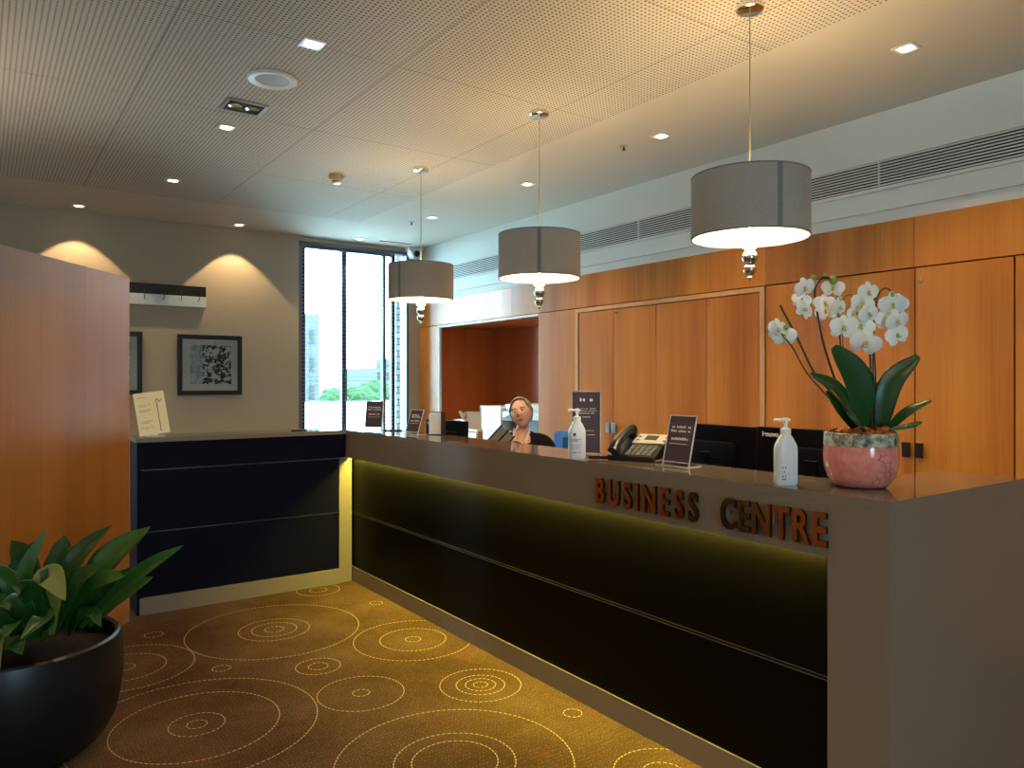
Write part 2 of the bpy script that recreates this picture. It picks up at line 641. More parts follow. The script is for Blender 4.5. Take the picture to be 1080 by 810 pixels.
def dup(root, loc, label, rz=None, group=None):
    r = root.copy()
    COL.objects.link(r)
    r.location = loc
    if rz is not None:
        r.rotation_euler = (0, 0, rz)
    r['label'] = label
    if group:
        r['group'] = group
    for ch in list(root.children):
        c = ch.copy()
        COL.objects.link(c)
        c.parent = r
        for gch in list(ch.children):
            d = gch.copy()
            COL.objects.link(d)
            d.parent = c
    return r


def text_mesh(body, size, depth, bold=0.0, sx=1.0):
    cu = bpy.data.curves.new('text', 'FONT')
    cu.body = body
    cu.size = size
    cu.extrude = depth / 2
    cu.offset = bold
    cu.align_x = 'LEFT'
    o = bpy.data.objects.new('text', cu)
    COL.objects.link(o)
    bpy.context.view_layer.update()
    dg = bpy.context.evaluated_depsgraph_get()
    me = bpy.data.meshes.new_from_object(o.evaluated_get(dg))
    bpy.data.objects.remove(o)
    bpy.data.curves.remove(cu)
    xs = [v.co.x for v in me.vertices]
    for v in me.vertices:
        v.co.x *= sx
    w = (max(xs) - min(xs)) * sx if xs else 0
    return me, w


# ------------------------------------------------------------------ room shell
XW, YF, ZC = 4.38, 8.15, 3.10
b = BM(); box(b, -3.6, 5.4, -4.2, 8.36, -0.12, 0.0); struct('floor', b, M_CARPET)
b = BM(); box(b, -3.6, 5.4, -4.2, 8.36, ZC, ZC + 0.12); struct('ceiling', b, M_CEIL)
WX0, WX1, WZ1 = 2.88, 4.235, 3.055
b = BM()
box(b, -3.6, -2.8, YF, YF + 0.2, 0, ZC)
box(b, -1.7, WX0, YF, YF + 0.2, 0, ZC)
box(b, -2.8, -1.7, YF, YF + 0.2, 2.95, ZC)
box(b, WX1, 5.4, YF, YF + 0.2, 0, ZC)
box(b, WX0, WX1, YF, YF + 0.2, WZ1, ZC)
struct('wall_far', b, M_WALL)
b = BM(); box(b, -3.6, -3.5, -4.2, YF, 0, ZC); struct('wall_left', b, M_WHITE)
b = BM(); box(b, 5.3, 5.4, -4.2, YF, 0, ZC); struct('wall_right', b, M_WHITE)
b = BM()
box(b, -3.5, -0.8, -4.2, -4.0, 0, ZC); box(b, 0.4, 5.3, -4.2, -4.0, 0, ZC)
box(b, -0.8, 0.4, -4.2, -4.0, 2.5, ZC); box(b, -0.8, 0.4, -4.2, -4.0, 0, 0.9)
struct('wall_rear', b, M_WHITE)
# rear window behind the camera
b = BM()
for x in (-0.8, -0.23, 0.34):
    box(b, x, x + 0.06, -4.14, -4.06, 0.9, 2.5)
box(b, -0.8, 0.4, -4.14, -4.06, 0.9, 0.96); box(b, -0.8, 0.4, -4.14, -4.06, 2.44, 2.5)
w2 = struct('window_2', b, M_ALU)
b = BM(); box(b, -0.75, 0.35, -4.105, -4.095, 0.95, 2.45); obj('glass_pane', b, M_PANE, w2)

b = BM()
for x in (-2.8, -2.27, -1.75):
    box(b, x, x + 0.05, YF + 0.04, YF + 0.14, 0.0, 2.95)
box(b, -2.8, -1.7, YF + 0.04, YF + 0.14, 2.9, 2.95)
w3 = struct('window_3', b, M_ALU)
b = BM(); box(b, -2.76, -1.74, YF + 0.085, YF + 0.092, 0.0, 2.9); obj('glass_pane', b, M_PANE, w3)

# far window: frame, mullions, glass, blind
b = BM()
box(b, WX0, WX0 + 0.035, YF + 0.0, YF + 0.16, 0.0, WZ1)
box(b, WX1 - 0.03, WX1, YF + 0.0, YF + 0.16, 0.0, WZ1)
box(b, WX0, WX1, YF + 0.0, YF + 0.16, WZ1 - 0.035, WZ1)
box(b, WX0, WX1, YF + 0.04, YF + 0.16, 0.0, 0.08)
w1 = struct('window_1', b, M_ALU)
b = BM()
for x, w in ((2.94, 0.045), (3.42, 0.06), (3.935, 0.04), (4.05, 0.045)):
    box(b, x, x + w, YF + 0.085, YF + 0.145, 0.08, WZ1 - 0.035)
obj('mullion', b, M_DARKFRAME, w1)
b = BM(); box(b, WX0 + 0.03, WX1 - 0.03, YF + 0.112, YF + 0.118, 0.08, WZ1 - 0.03); obj('glass_pane', b, M_PANE, w1)
bl = thing('venetian_blind', 'thin horizontal-slat blind hanging in the tall window', 'blind', (3.45, YF + 0.05, 0.0))
b = BM()
for k in range(64):
    z = 0.14 + k * 0.0455
    box(b, -0.53, 0.61, -0.005, 0.005, z - 0.0014, z + 0.0014)
obj('slats', b, M_STEEL, bl)
b = BM()
for x in (-0.42, 0.0, 0.48):
    cyl(b, (x, 0, 0.12), (x, 0, 3.0), 0.0015, seg=6)
obj('ladder_cord', b, M_WHITE, bl)
b = BM(); box(b, -0.54, 0.62, -0.018, 0.018, 2.985, 3.02, 0.003); obj('head_rail', b, M_ALU, bl)

# bulkhead, shadow gap and the timber wall lining
b = BM(); box(b, XW, 5.3, -4.0, YF, 2.515, ZC); struct('trim_1', b, M_WHITE)
b = BM(); box(b, XW + 0.022, 5.3, -4.0, YF, 2.443, 2.515); struct('trim_2', b, M_WHITE)
hy = [8.15, 7.2, 6.2, 5.206, 4.218, 3.203, 2.2, 1.2, 0.2, -1.0]
for k, (a, c) in enumerate(zip(hy, hy[1:])):
    b = BM(); box(b, XW, XW + 0.05, c + 0.0015, a - 0.0015, 2.155, 2.443, 0.001)
    struct('trim_%d' % (k + 3), b, M_WOOD[k % 4])
b = BM(); box(b, XW, 5.28, 7.695, YF, 0, 2.148, 0.001); struct('trim_20', b, M_WOOD[1])
b = BM(); box(b, XW, XW + 0.05, 5.207, 5.755, 0, 2.148, 0.001); struct('trim_21', b, M_WOOD[2])
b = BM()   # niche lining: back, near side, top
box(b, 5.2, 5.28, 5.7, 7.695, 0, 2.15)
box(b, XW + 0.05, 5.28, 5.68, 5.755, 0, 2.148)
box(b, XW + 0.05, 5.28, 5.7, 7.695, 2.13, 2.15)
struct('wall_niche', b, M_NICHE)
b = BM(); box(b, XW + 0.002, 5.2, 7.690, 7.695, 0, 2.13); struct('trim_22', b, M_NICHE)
b = BM(); box(b, XW - 0.002, XW + 0.03, 7.66, 7.69, 0, 2.13, 0.002); box(b, XW - 0.002, XW + 0.03, 5.755, 7.69, 2.125, 2.148, 0.002); struct('trim_23', b, M_WHITE)  # white strip paints the window's reflection along the niche edge

# angled timber partition
pb = Vector((0.766, 5.22, 0)); pd = Vector((-0.593, -0.805, 0)); pn = Vector((-0.805, 0.593, 0))
pe = pb + pd * 3.0
b = BM()
q = [pb, pe, pe + pn * 0.12, pb + pn * 0.12]
prism(b, [(v.x, v.y) for v in q], 'z', 0, 2.144)
struct('wall_partition', b, M_PART)

# ------------------------------------------------------------------ cupboards
KNOB_Z = 2.075


def cupboard(name, label, y0, y1, seams, framed, handle_seams, knob_ys):
    t = thing(name, label, 'cupboard', (XW, (y0 + y1) / 2, 0))
    cy = (y0 + y1) / 2
    b = BM(); box(b, 0.03, 0.6, y0 - cy + 0.003, y1 - cy - 0.003, 0.0, 2.14); obj('carcass', b, M_GAP, t)
    lo, hi = y0, y1
    if framed:
        b = BM()
        for a, c in ((y0, y0 + 0.035), (y1 - 0.035, y1)):
            box(b, -0.006, 0.03, a - cy, c - cy, 0, 2.148, 0.002)
        box(b, -0.006, 0.03, y0 + 0.035 - cy, y1 - 0.035 - cy, 2.113, 2.148, 0.002)
        obj('frame', b, M_WOODF, t)
        lo, hi = y0 + 0.04, y1 - 0.04
    edges = [lo] + sorted(seams) + [hi]
    top = 2.107 if framed else 2.147
    for k, (a, c) in enumerate(zip(edges, edges[1:])):
        b = BM(); box(b, 0.0, 0.024, a - cy + 0.0045, c - cy - 0.0045, 0.06, top, 0.0012)
        d = obj('door', b, M_WOOD[(k * 2 + int(framed)) % 4], t)
        for hs in handle_seams:
            for side, yy in ((-1, hs - 0.036), (1, hs + 0.036)):
                if a < yy < c:
                    b = BM()
                    box(b, -0.035, -0.026, yy - cy - 0.024, yy - cy + 0.024, 1.065, 1.15, 0.002)
                    box(b, -0.027, 0.001, yy - cy - 0.008, yy - cy + 0.008, 1.09, 1.125)
                    obj('handle', b, M_STEEL if framed else M_BRONZE, d)
        for ky in knob_ys:
            if a < ky < c:
                b = BM(); cyl(b, (-0.012, ky - cy, KNOB_Z), (0.001, ky - cy, KNOB_Z), 0.011, seg=14); obj('knob', b, M_CHROME, d, True)
    b = BM(); box(b, 0.02, 0.03, y0 - cy + 0.004, y1 - cy - 0.004, 0, 0.058); obj('plinth', b, M_GAP, t)
    return t


cupboard('built_in_cupboard', 'four-door timber cupboard in a pale frame, steel handles, beside the recess', 3.207, 5.203,
         [3.712, 4.218, 4.71], True, [4.71], [4.663, 3.686])
cupboard('built_in_cupboard', 'plain timber cupboard behind the orchid, with two small dark bronze handles', 0.2, 3.2,
         [0.95, 1.686, 2.195], False, [2.195], [2.157])

# air grille in the bulkhead
gr = thing('air_grille', 'long white slatted air grille set in the white bulkhead', 'air vent', (XW, 3.4, 0))
b = BM(); box(b, -0.004, -0.001, -4.0, 4.02, 2.65, 2.81); obj('backing', b, M_GAP, gr)
b = BM()
for z0, z1 in ((2.632, 2.652), (2.808, 2.828)):
    box(b, -0.02, 0.0, -4.0, 4.05, z0, z1, 0.002)
box(b, -0.02, 0.0, 4.03, 4.05, 2.64, 2.82)
obj('frame', b, M_WHITE, gr)
b = BM()
nsl = 9
for k in range(nsl):
    z = 2.662 + k * (0.138 / (nsl - 1))
    prism(b, [(-0.018, z - 0.0045), (-0.004, z - 0.002), (-0.004, z + 0.004), (-0.018, z + 0.0035)], 'y', -4.0, 4.03)
obj('slats', b, M_WHITE, gr)
for y in (-3, -2, -1.0, 0.0, 1.0, 2.0, 3.0):
    b = BM(); box(b, -0.019, -0.002, y - 0.002, y + 0.002, 2.65, 2.81); obj('mullion', b, M_WHITE, gr)

# ------------------------------------------------------------------ reception desk (long front run)
DT = 1.137
desk = thing('reception_desk', 'long taupe reception counter with dark front panels and the lit fascia', 'reception desk', (2.24, 1.19, 0))
ox, oy = 2.24, 1.19


def dpart(name, boxes, m, parent=desk, bev=0.0015):
    b = BM()
    for q in boxes:
        box(b, q[0] - ox, q[1] - ox, q[2] - oy, q[3] - oy, q[4], q[5], bev)
    return obj(name, b, m, parent)


dpart('end_panel', [(2.24, 3.195, 1.19, 1.402, 0, 1.107)], M_GREY)
dpart('fascia', [(2.24, 2.268, 1.402, 5.318, 0.931, 1.107)], M_GREY)
b = BM()
prism(b, [(0, 0), (0.955, 0), (0.955, 0.312), (0.345, 0.312), (0.345, 4.46), (0, 4.46)], 'z', 1.107, DT)
for f in b.faces:
    f.normal_update(); f.material_index = 0 if abs(f.normal.z) > 0.9 else 1
obj('counter_top', b, [M_TOP, M_GREY], desk)
dpart('front_panel', [(2.298, 2.35, 1.402, 5.42, 0.519, 1.1)], M_BLACK)
dpart('front_panel', [(2.298, 2.35, 1.402, 5.42, 0.110, 0.505)], M_BLACK)
dpart('joint_strip', [(2.306, 2.348, 1.402, 5.42, 0.505, 0.519)], M_GAP, bev=0)
dpart('inlay', [(2.2970, 2.302, 1.402, 5.42, 0.5045, 0.5063), (2.2970, 2.302, 1.402, 5.42, 0.5177, 0.5195)], M_LINE, bev=0)
dpart('kick_plate', [(2.293, 2.35, 1.402, 3.598, 0, 0.108)], M_GREY)
dpart('kick_plate', [(2.293, 2.35, 3.602, 5.41, 0, 0.108)], M_GREY)
dpart('back_carcass', [(2.352, 2.57, 1.405, 5.62, 0, 1.105)], M_GREY)
dpart('worktop', [(2.572, 3.12, 1.405, 5.62, 0.715, 0.745)], M_TOP)
dpart('worktop_support', [(2.6, 3.08, 3.3, 3.33, 0, 0.714)], M_GREY)
dpart('worktop_support', [(2.6, 3.08, 5.5, 5.53, 0, 0.714)], M_GREY)
dpart('light_strip', [(2.270, 2.296, 1.42, 5.30, 0.958, 0.965)], M_LED, bev=0)
o = light('led_light', 'AREA', (2.284, 3.36, 0.950), POWER_LED, (1.0, 0.86, 0.11), (0, 0, PI / 2), shape='RECTANGLE', size=3.86, size_y=0.022)
o.parent = None

# lettering, each letter standing off the fascia
sign = thing('desk_lettering', 'raised polished copper letters reading BUSINESS CENTRE on the counter fascia', 'lettering', (2.222, 2.496, 0.968))
sign.rotation_euler = (0, 0, -PI / 2)       # local x runs towards the viewer's right, local -y faces out


def letters(word, x0, x1, h):
    cap = 0.729     # cap height of the built-in face
    size = h / cap
    ws = []
    for ch in word:
        me, w = text_mesh(ch, size, 0.012, 0.0036, 0.68)
        ws.append((me, w))
    tot = sum(w for _, w in ws)
    gap = (x1 - x0 - tot) / (len(word) - 1)
    x = x0
    for (me, w), ch in zip(ws, word):
        mnx = min(v.co.x for v in me.vertices)
        for v in me.vertices:
            v.co = Vector((v.co.x - mnx, -v.co.z, v.co.y))
        me.materials.clear()
        me.materials.append(M_COPPER); me.materials.append(M_LETSIDE)
        for p in me.polygons:
            p.material_index = 0 if p.normal.y < -0.9 else 1
        o = bpy.data.objects.new('letter', me)
        COL.objects.link(o)
        o.parent = sign
        o.location = (x, 0, 0)
        bb = BM(); cyl(bb, (w * 0.5, 0.004, h * 0.5), (w * 0.5, 0.0185, h * 0.5), 0.004, seg=8)
        obj('stand_off', bb, M_STEEL, o)
        x += w + gap


letters('BUSINESS', 0.0, 0.574, 0.112)
letters('CENTRE', 0.681, 1.105, 0.112)

# ------------------------------------------------------------------ side desk (return run)
side = thing('side_desk', 'short black-panelled return counter with grey kick plate beside the partition', 'reception desk', (0.833, 5.304, 0))
ox, oy = 0.833, 5.304
b = BM(); box(b, -0.018, 1.405, -0.012, 0.296, 1.107, DT)
for f in b.faces:
    f.normal_update(); f.material_index = 0 if abs(f.normal.z) > 0.9 else 1
obj('counter_top', b, [M_TOP, M_GREY], side)
dpart('front_panel', [(0.845, 2.238, 5.318, 5.34, 0.931, 1.105)], M_SHEENLAM, side)
dpart('front_panel', [(0.845, 2.186, 5.318, 5.34, 0.531, 0.924)], M_SHEENLAM, side)
dpart('front_panel', [(0.845, 2.186, 5.318, 5.34, 0.110, 0.524)], M_SHEENLAM, side)
dpart('inlay', [(0.845, 2.186, 5.3165, 5.33, 0.9245, 0.9265), (0.845, 2.186, 5.3165, 5.33, 0.5245, 0.5265)], M_LINE, side, 0)
dpart('side_panel', [(0.822, 0.843, 5.31, 5.58, 0, 1.105)], M_SHEENLAM, side)
dpart('kick_plate', [(0.837, 2.186, 5.304, 5.33, 0, 0.108)], M_GREY, side)
dpart('corner_post', [(2.188, 2.288, 5.322, 5.425, 0, 0.929)], M_GREY, side)
dpart('back_carcass', [(0.85, 2.24, 5.43, 5.58, 0, 1.105)], M_GREY, side)

# ------------------------------------------------------------------ framed pictures and panel on the far wall
def picture(label, cx, cz, w, h, art):
    t = thing('framed_picture', label, 'picture', (cx, YF - 0.001, cz), 0, 'framed pictures on the far wall')
    f = 0.045
    b = BM()
    box(b, -w / 2, w / 2, -0.03, 0, h / 2 - f, h / 2, 0.002); box(b, -w / 2, w / 2, -0.03, 0, -h / 2, -h / 2 + f, 0.002)
    box(b, -w / 2, -w / 2 + f, -0.03, 0, -h / 2 + f, h / 2 - f, 0.002); box(b, w / 2 - f, w / 2, -0.03, 0, -h / 2 + f, h / 2 - f, 0.002)
    obj('frame', b, mat('navy_black_frame', (0.004, 0.005, 0.014, 1), 0.3), t)
    b = BM(); box(b, -w / 2 + f, w / 2 - f, -0.012, -0.002, -h / 2 + f, h / 2 - f); obj('mount', b, mat('pale_mount', lin(196, 200, 192), 0.5), t)
    b = BM(); box(b, -w * 0.31, w * 0.33, -0.015, -0.012, -h * 0.32, h * 0.33); obj('print', b, art, t)
    b = BM(); box(b, -w / 2 + f, w / 2 - f, -0.022, -0.019, -h / 2 + f, h / 2 - f); obj('glass', b, M_ACRYL, t)


picture('dark-framed abstract black and white print on the wall between panel and window', 1.945, 1.666, 0.632, 0.615, art_mat('abstract_print', 3.0))
picture('dark-framed print mostly hidden behind the timber partition edge', 0.99, 1.676, 0.632, 0.615, art_mat('abstract_print_b', 8.0))
pan = thing('wall_panel', 'long narrow black and white decorative panel high on the wall above the pictures', 'wall panel', (1.19, YF - 0.001, 2.36))
b = BM(); box(b, -0.7, 0.705, -0.05, 0, -0.002, 0.102, 0.002); obj('black_board', b, M_BLKPL, pan)
b = BM(); box(b, -0.7, 0.705, -0.052, 0, -0.108, -0.002, 0.002); obj('white_board', b, mat('pale_blue_white_board', lin(206, 220, 224), 0.4), pan)
b = BM()
for k, x in enumerate((-0.5, -0.25, 0.13, 0.3, 0.47, 0.63)):
    cyl(b, (x, -0.053, -0.055), (x + 0.03 * (k % 2), -0.053, 0.05), 0.0035, seg=6)
obj('branch_drawing', b, mat('branch_grey', lin(60, 60, 70), 0.6), pan)

# ------------------------------------------------------------------ ceiling fittings
dl0 = None
def downlight(x, y, label, wash=False):
    global dl0
    if dl0 is None:
        t = thing('downlight', label, 'ceiling light', (x, y, ZC), 0, 'lit square downlights in the ceiling')
        b = BM()
        for x0, x1, y0, y1 in ((-0.052, 0.052, -0.052, -0.036), (-0.052, 0.052, 0.036, 0.052), (-0.052, -0.036, -0.036, 0.036), (0.036, 0.052, -0.036, 0.036)):
            box(b, x0, x1, y0, y1, -0.006, 0.0, 0.001)
        obj('trim', b, M_WHITEG, t)
        b = BM(); lathe(b, [(0.036, -0.004), (0.030, -0.0015), (0.0, -0.0015)], 24, cap0=False); obj('bulb', b, M_BULB, t, True)
        dl0 = t
    else:
        t = dup(dl0, (x, y, ZC), label)
    s = light('spot_lamp', 'SPOT', (x, y, ZC - 0.012), POWER_WASH if wash else POWER_DOWN, WARM,
              (0, 0, 0), spot_size=math.radians(86 if wash else 110), spot_blend=0.12 if wash else 0.6, shadow_soft_size=0.02)
    return t


downlight(1.288, 3.465, 'downlight in the perforated ceiling beyond the round ceiling speaker, nearest to the viewer')
downlight(1.272, 4.913, 'downlight just past the square recessed spot fitting')
downlight(1.26, 6.46, 'downlight near the far end of the perforated ceiling on the left')
downlight(0.742, 7.896, 'downlight close to the far wall above the partition end', True)
downlight(2.17, 7.907, 'downlight close to the far wall between picture and window', True)
downlight(3.635, 1.862, 'downlight in the plain ceiling strip right of the nearest pendant')
downlight(3.63, 3.45, 'downlight in the plain ceiling strip between the nearest and middle pendants')
downlight(3.63, 4.92, 'downlight in the plain ceiling strip beside the middle pendant cord')
downlight(3.61, 6.46, 'downlight in the plain ceiling strip beside the far pendant cord')
downlight(3.50, 7.91, 'downlight right above the tall window')
for x, y in ((1.28, 1.2), (3.63, 0.4), (-1.0, 1.2), (-1.0, 3.4), (1.28, -1.2), (-1.0, -1.2), (3.63, -1.2)):  # unseen downlights added to warm the light from outside the view
    downlight(x, y, 'added out-of-view downlight that warms and brightens the room')

sp = thing('ceiling_speaker', 'round silver-rimmed ceiling speaker with perforated grey grille', 'speaker', (1.266, 3.99, ZC))
b = BM(); lathe(b, [(0.128, 0), (0.13, -0.008), (0.12, -0.014), (0.088, -0.010), (0.085, 0.0)], 48, cap0=False, cap1=False); obj('rim', b, M_WHITEG, sp, True)
b = BM(); lathe(b, [(0.088, -0.006), (0.0, -0.009)], 40, cap0=False); obj('grille', b, mat('speaker_grille', lin(150, 142, 128), 0.5), sp, True)
rs = thing('recessed_spot', 'square silver recessed twin spot fitting, unlit, in the perforated ceiling', 'ceiling light', (1.261, 4.49, ZC))
b = BM()
for x0, x1, y0, y1 in ((-0.115, 0.115, -0.1, -0.085), (-0.115, 0.115, 0.085, 0.1), (-0.115, -0.1, -0.085, 0.085), (0.1, 0.115, -0.085, 0.085)):
    box(b, x0, x1, y0, y1, -0.008, 0, 0.001)
obj('trim', b, M_STEEL, rs)
b = BM(); box(b, -0.1, 0.1, -0.085, 0.085, -0.003, 0.0); obj('recess', b, M_GAP, rs)
for x in (-0.048, 0.048):
    b = BM(); lathe(b, [(0.038, -0.006), (0.03, -0.003), (0.0, -0.0032)], 24, c=(x, 0, 0), cap0=False); obj('lamp', b, M_CHROME, rs, True)
sm = thing('smoke_detector', 'small brass-coloured smoke detector with white underside near the far pendant canopy', 'smoke detector', (2.28, 5.6, ZC))
b = BM(); lathe(b, [(0.06, 0), (0.058, -0.012), (0.04, -0.03)], 28); obj('base', b, mat('brass_beige', lin(176, 150, 104), 0.4), sm, True)
b = BM(); lathe(b, [(0.035, -0.03), (0.035, -0.05), (0.028, -0.06), (0, -0.062)], 24, cap0=False); obj('cap', b, M_WHITEG, sm, True)
b = BM(); lathe(b, [(0.034, -0.036), (0.0365, -0.037), (0.0365, -0.044), (0.034, -0.045)], 24, cap0=False, cap1=False); obj('sensor_ring', b, M_GAP, sm)
for nm, lab, x, y in (('sprinkler', 'tiny sprinkler head in the plain ceiling near the window corner', 3.546, 6.765),
                      ('sprinkler', 'tiny sprinkler head in the plain ceiling left of the nearest pendant', 3.582, 3.749)):
    t = thing(nm, lab, 'sprinkler', (x, y, ZC), 0, 'sprinkler heads')
    b = BM(); lathe(b, [(0.03, 0), (0.028, -0.006), (0.01, -0.008)], 20); obj('escutcheon', b, M_STEEL, t, True)
    b = BM(); cyl(b, (0, 0, -0.008), (0, 0, -0.03), 0.006, seg=10); lathe(b, [(0.018, -0.03), (0.0, -0.032)], 14, cap0=False); obj('head', b, M_BRONZE, t)
cc = thing('corner_camera', 'small white wedge-shaped security camera in the ceiling corner beside the window', 'camera', (4.27, 8.14, ZC), 0)
b = BM(); prism(b, [(-0.1, 0.0), (0.1, 0.0), (0.055, -0.13), (-0.035, -0.13)], 'y', -0.12, 0.0); obj('housing', b, M_WHITEG, cc)
b = BM(); ball(b, (0.008, -0.12, -0.075), 0.04, 1, 0.6, 1); obj('lens_dome', b, M_BLKPL, cc, True)
b = BM(); box(b, 3.72, 4.12, 7.86, 7.885, ZC - 0.003, ZC, 0); struct('trim_24', b, M_GAP)

# pendants
pend0 = None
def pendant(x, y, label, ry, k=1.0):
    global pend0
    if pend0 is None:
        t = thing('pendant_lamp', label, 'pendant lamp', (x, y, ZC), 0, 'drum pendants above the counter')
        b = BM(); lathe(b, [(0.058, 0.0), (0.058, -0.022), (0.05, -0.028), (0.0, -0.028)], 32); obj('canopy', b, M_CHROME, t, True)
        b = BM(); cyl(b, (0, 0, -0.028), (0, 0, -0.78), 0.0035, seg=8); obj('cord', b, mat('clear_cord', lin(196, 176, 140), 0.3), t)
        z0, z1, R = 2.108 - ZC, 2.368 - ZC, 0.2435
        b = BM()
        lathe(b, [(R, z0), (R, z1), (R - 0.004, z1), (R - 0.004, z0), (R, z0)], 72, cap0=False, cap1=False)
        for f in b.faces:
            c = f.calc_center_median()
            f.material_index = 1 if Vector((c.x, c.y)).length < R - 0.003 else 0
        sh = obj('shade', b, [M_SHADE, M_SHADEIN], t, True)
        b = BM()
        lathe(b, [(R + 0.001, z0 - 0.001), (R + 0.001, z0 + 0.005), (R - 0.005, z0 + 0.005), (R - 0.005, z0 - 0.001), (R + 0.001, z0 - 0.001)], 72, cap0=False, cap1=False)
        obj('hem', b, M_SEAM, sh, True)
        b = BM()
        lathe(b, [(R + 0.001, z1 - 0.005), (R + 0.001, z1 + 0.001), (R - 0.005, z1 + 0.001), (R - 0.005, z1 - 0.005), (R + 0.001, z1 - 0.005)], 72, cap0=False, cap1=False)
        obj('hem', b, M_SEAM, sh, True)
        b = BM()
        a0 = -2.05
        for k in range(3):
            a, c = a0 + k * 0.03, a0 + (k + 1) * 0.03
            v = [b.verts.new(((R + 0.0012) * math.cos(q), (R + 0.0012) * math.sin(q), z)) for q, z in ((a, z0), (c, z0), (c, z1), (a, z1))]
            b.faces.new(v)
        obj('seam', b, M_SEAM, sh)
        b = BM(); lathe(b, [(R - 0.055, z0 + 0.052), (R - 0.055, z0 + 0.058), (0, z0 + 0.058)], 56, cap0=True); obj('diffuser', b, M_DIFF, t)
        b = BM()
        for k in range(3):
            a = k * 2 * PI / 3
            cyl(b, (0, 0, z0 + 0.2), ((R - 0.004) * math.cos(a), (R - 0.004) * math.sin(a), z1 - 0.01), 0.002, seg=6)
        cyl(b, (0, 0, z0 + 0.06), (0, 0, z0 + 0.22), 0.012, seg=10)
        cyl(b, (0, 0, -0.78), (0, 0, z0 + 0.2), 0.004, seg=8)
        obj('spider', b, M_STEEL, t)
        b = BM()
        cyl(b, (0, 0, z0 - 0.14), (0, 0, z0 + 0.052), 0.004, seg=8); obj('stem', b, M_CHROME, t)
        for zc, r, nm in ((2.093 - ZC, 0.041, 'glass_ball'), (2.027 - ZC, 0.034, 'glass_ball'), (1.975 - ZC, 0.028, 'glass_ball')):
            b = BM()
            prof = [(0.0001 if abs(math.cos(q)) > 0.999 else r * math.sin(q), zc - r * 0.95 * math.cos(q)) for q in [PI * i / 10 for i in range(11)]]
            lathe(b, prof, 16, cap0=False, cap1=False)
            obj(nm, b, M_CRYSTAL if r > 0.04 else M_SMOKE, t, r < 0.04)
        b = BM(); lathe(b, [(0.008, 1.95 - ZC), (0.012, 1.94 - ZC), (0.0, 1.925 - ZC)], 12); obj('finial', b, M_CHROME, t, True)
        pend0 = t
    else:
        t = dup(pend0, (x, y, ZC), label, rz=ry)
    light('pendant_bulb', 'POINT', (x, y, 2.255), POWER_PENDANT * k, (1.0, 0.72, 0.36), shadow_soft_size=0.03)
    light('pendant_down', 'AREA', (x, y, 2.155), POWER_PENDANT * 0.35 * k, (1.0, 0.78, 0.44), shape='DISK', size=0.3)
    return t


pendant(2.678, 2.035, 'largest-looking grey drum pendant, nearest, hanging above the sanitizer and orchid', 0)
pendant(2.715, 3.560, 'middle grey-brown drum pendant of the row, above the tall purple sign', -0.22)
pendant(2.706, 5.01, 'far brown-looking drum pendant hanging in front of the window', -0.75)

pendant(0.1, -1.3, 'added out-of-view drum pendant that brightens the ceiling', 0.4, 4.0)  # unseen pendant added as uplight for the ceiling
pendant(-1.9, 0.9, 'added out-of-view drum pendant that brightens the ceiling', 1.1, 2.5)  # second unseen pendant, also added to lift the ceiling
pendant(-0.75, 4.75, 'drum pendant hanging behind the angled timber partition', 0.8, 1.6)

# ------------------------------------------------------------------ things on the counter
def rows(b, x0, x1, zs, y, h, seed, cx=True):
    """lines of small letter-like strokes"""
    rg = random.Random(seed)
    for z, frac in zs:
        L = (x1 - x0) * frac
        x = (x0 + x1) / 2 - L / 2 if cx else x0
        end = x + L
        while x < end:
            w = rg.uniform(0.35, 0.8) * h
            if rg.random() < 0.86:
                hh = h * rg.choice((0.65, 0.8, 1.0))
                box(b, x, min(x + w, end), y, y + 0.0006, z, z + hh)
            x += w + h * 0.28


def acrylic_sign(label, loc, rz, w, h, lean, seed, kind):
    t = thing('tabletop_sign', label, 'sign', loc, rz, 'clear-edged purple notices on the counter')
    R = Matrix.Rotation(-lean, 4, 'X')
    def lay(name, b, m, par=t):
        for v in b.verts:
            v.co = R @ v.co + Vector((0, 0, 0.004))
        return obj(name, b, m, par)
    b = BM(); box(b, -w / 2 + 0.004, w / 2 - 0.004, -0.001, 0.001, 0.016, h - 0.005); pr = lay('printed_insert', b, M_PURPLE)
    b = BM()
    e = 0.0035
    box(b, -w / 2, -w / 2 + e, -0.003, 0.003, 0, h); box(b, w / 2 - e, w / 2, -0.003, 0.003, 0, h)
    box(b, -w / 2 + e, w / 2 - e, -0.003, 0.003, h - e, h); box(b, -w / 2 + e, w / 2 - e, -0.003, 0.003, 0.012, 0.015)
    lay('clear_edge', b, M_ACEDGE)
    b = BM(); box(b, -w / 2, w / 2, -0.012, 0.075, 0, 0.004, 0.001); obj('foot', b, M_ACRYL, t)
    b = BM(); box(b, -w / 2, w / 2, -0.0135, -0.012, 0, 0.004); box(b, w / 2, w / 2 + 0.001, -0.012, 0.075, 0, 0.004); obj('foot_edge', b, M_ACEDGE, t)
    if kind == 'tall':
        L = [(0.262, 0.62, 0.02), (0.225, 0.9, 0.005), (0.214, 1.0, 0.005), (0.203, 0.8, 0.005), (0.185, 0.4, 0.005), (0.12, 0.85, 0.005), (0.10, 0.8, 0.005)]
    else:
        L = [(h * 0.74, 0.95, 0.011), (h * 0.66, 1.0, 0.011), (h * 0.50, 0.85, 0.012), (h * 0.42, 0.95, 0.003)]
    for k, (z, fr, hh) in enumerate(L):
        b = BM()
        rows(b, -w / 2 + 0.02, w / 2 - 0.02, [(z, fr)], -0.0022, hh, seed + k)
        lay('text_line', b, M_PRINT, pr)
    return t


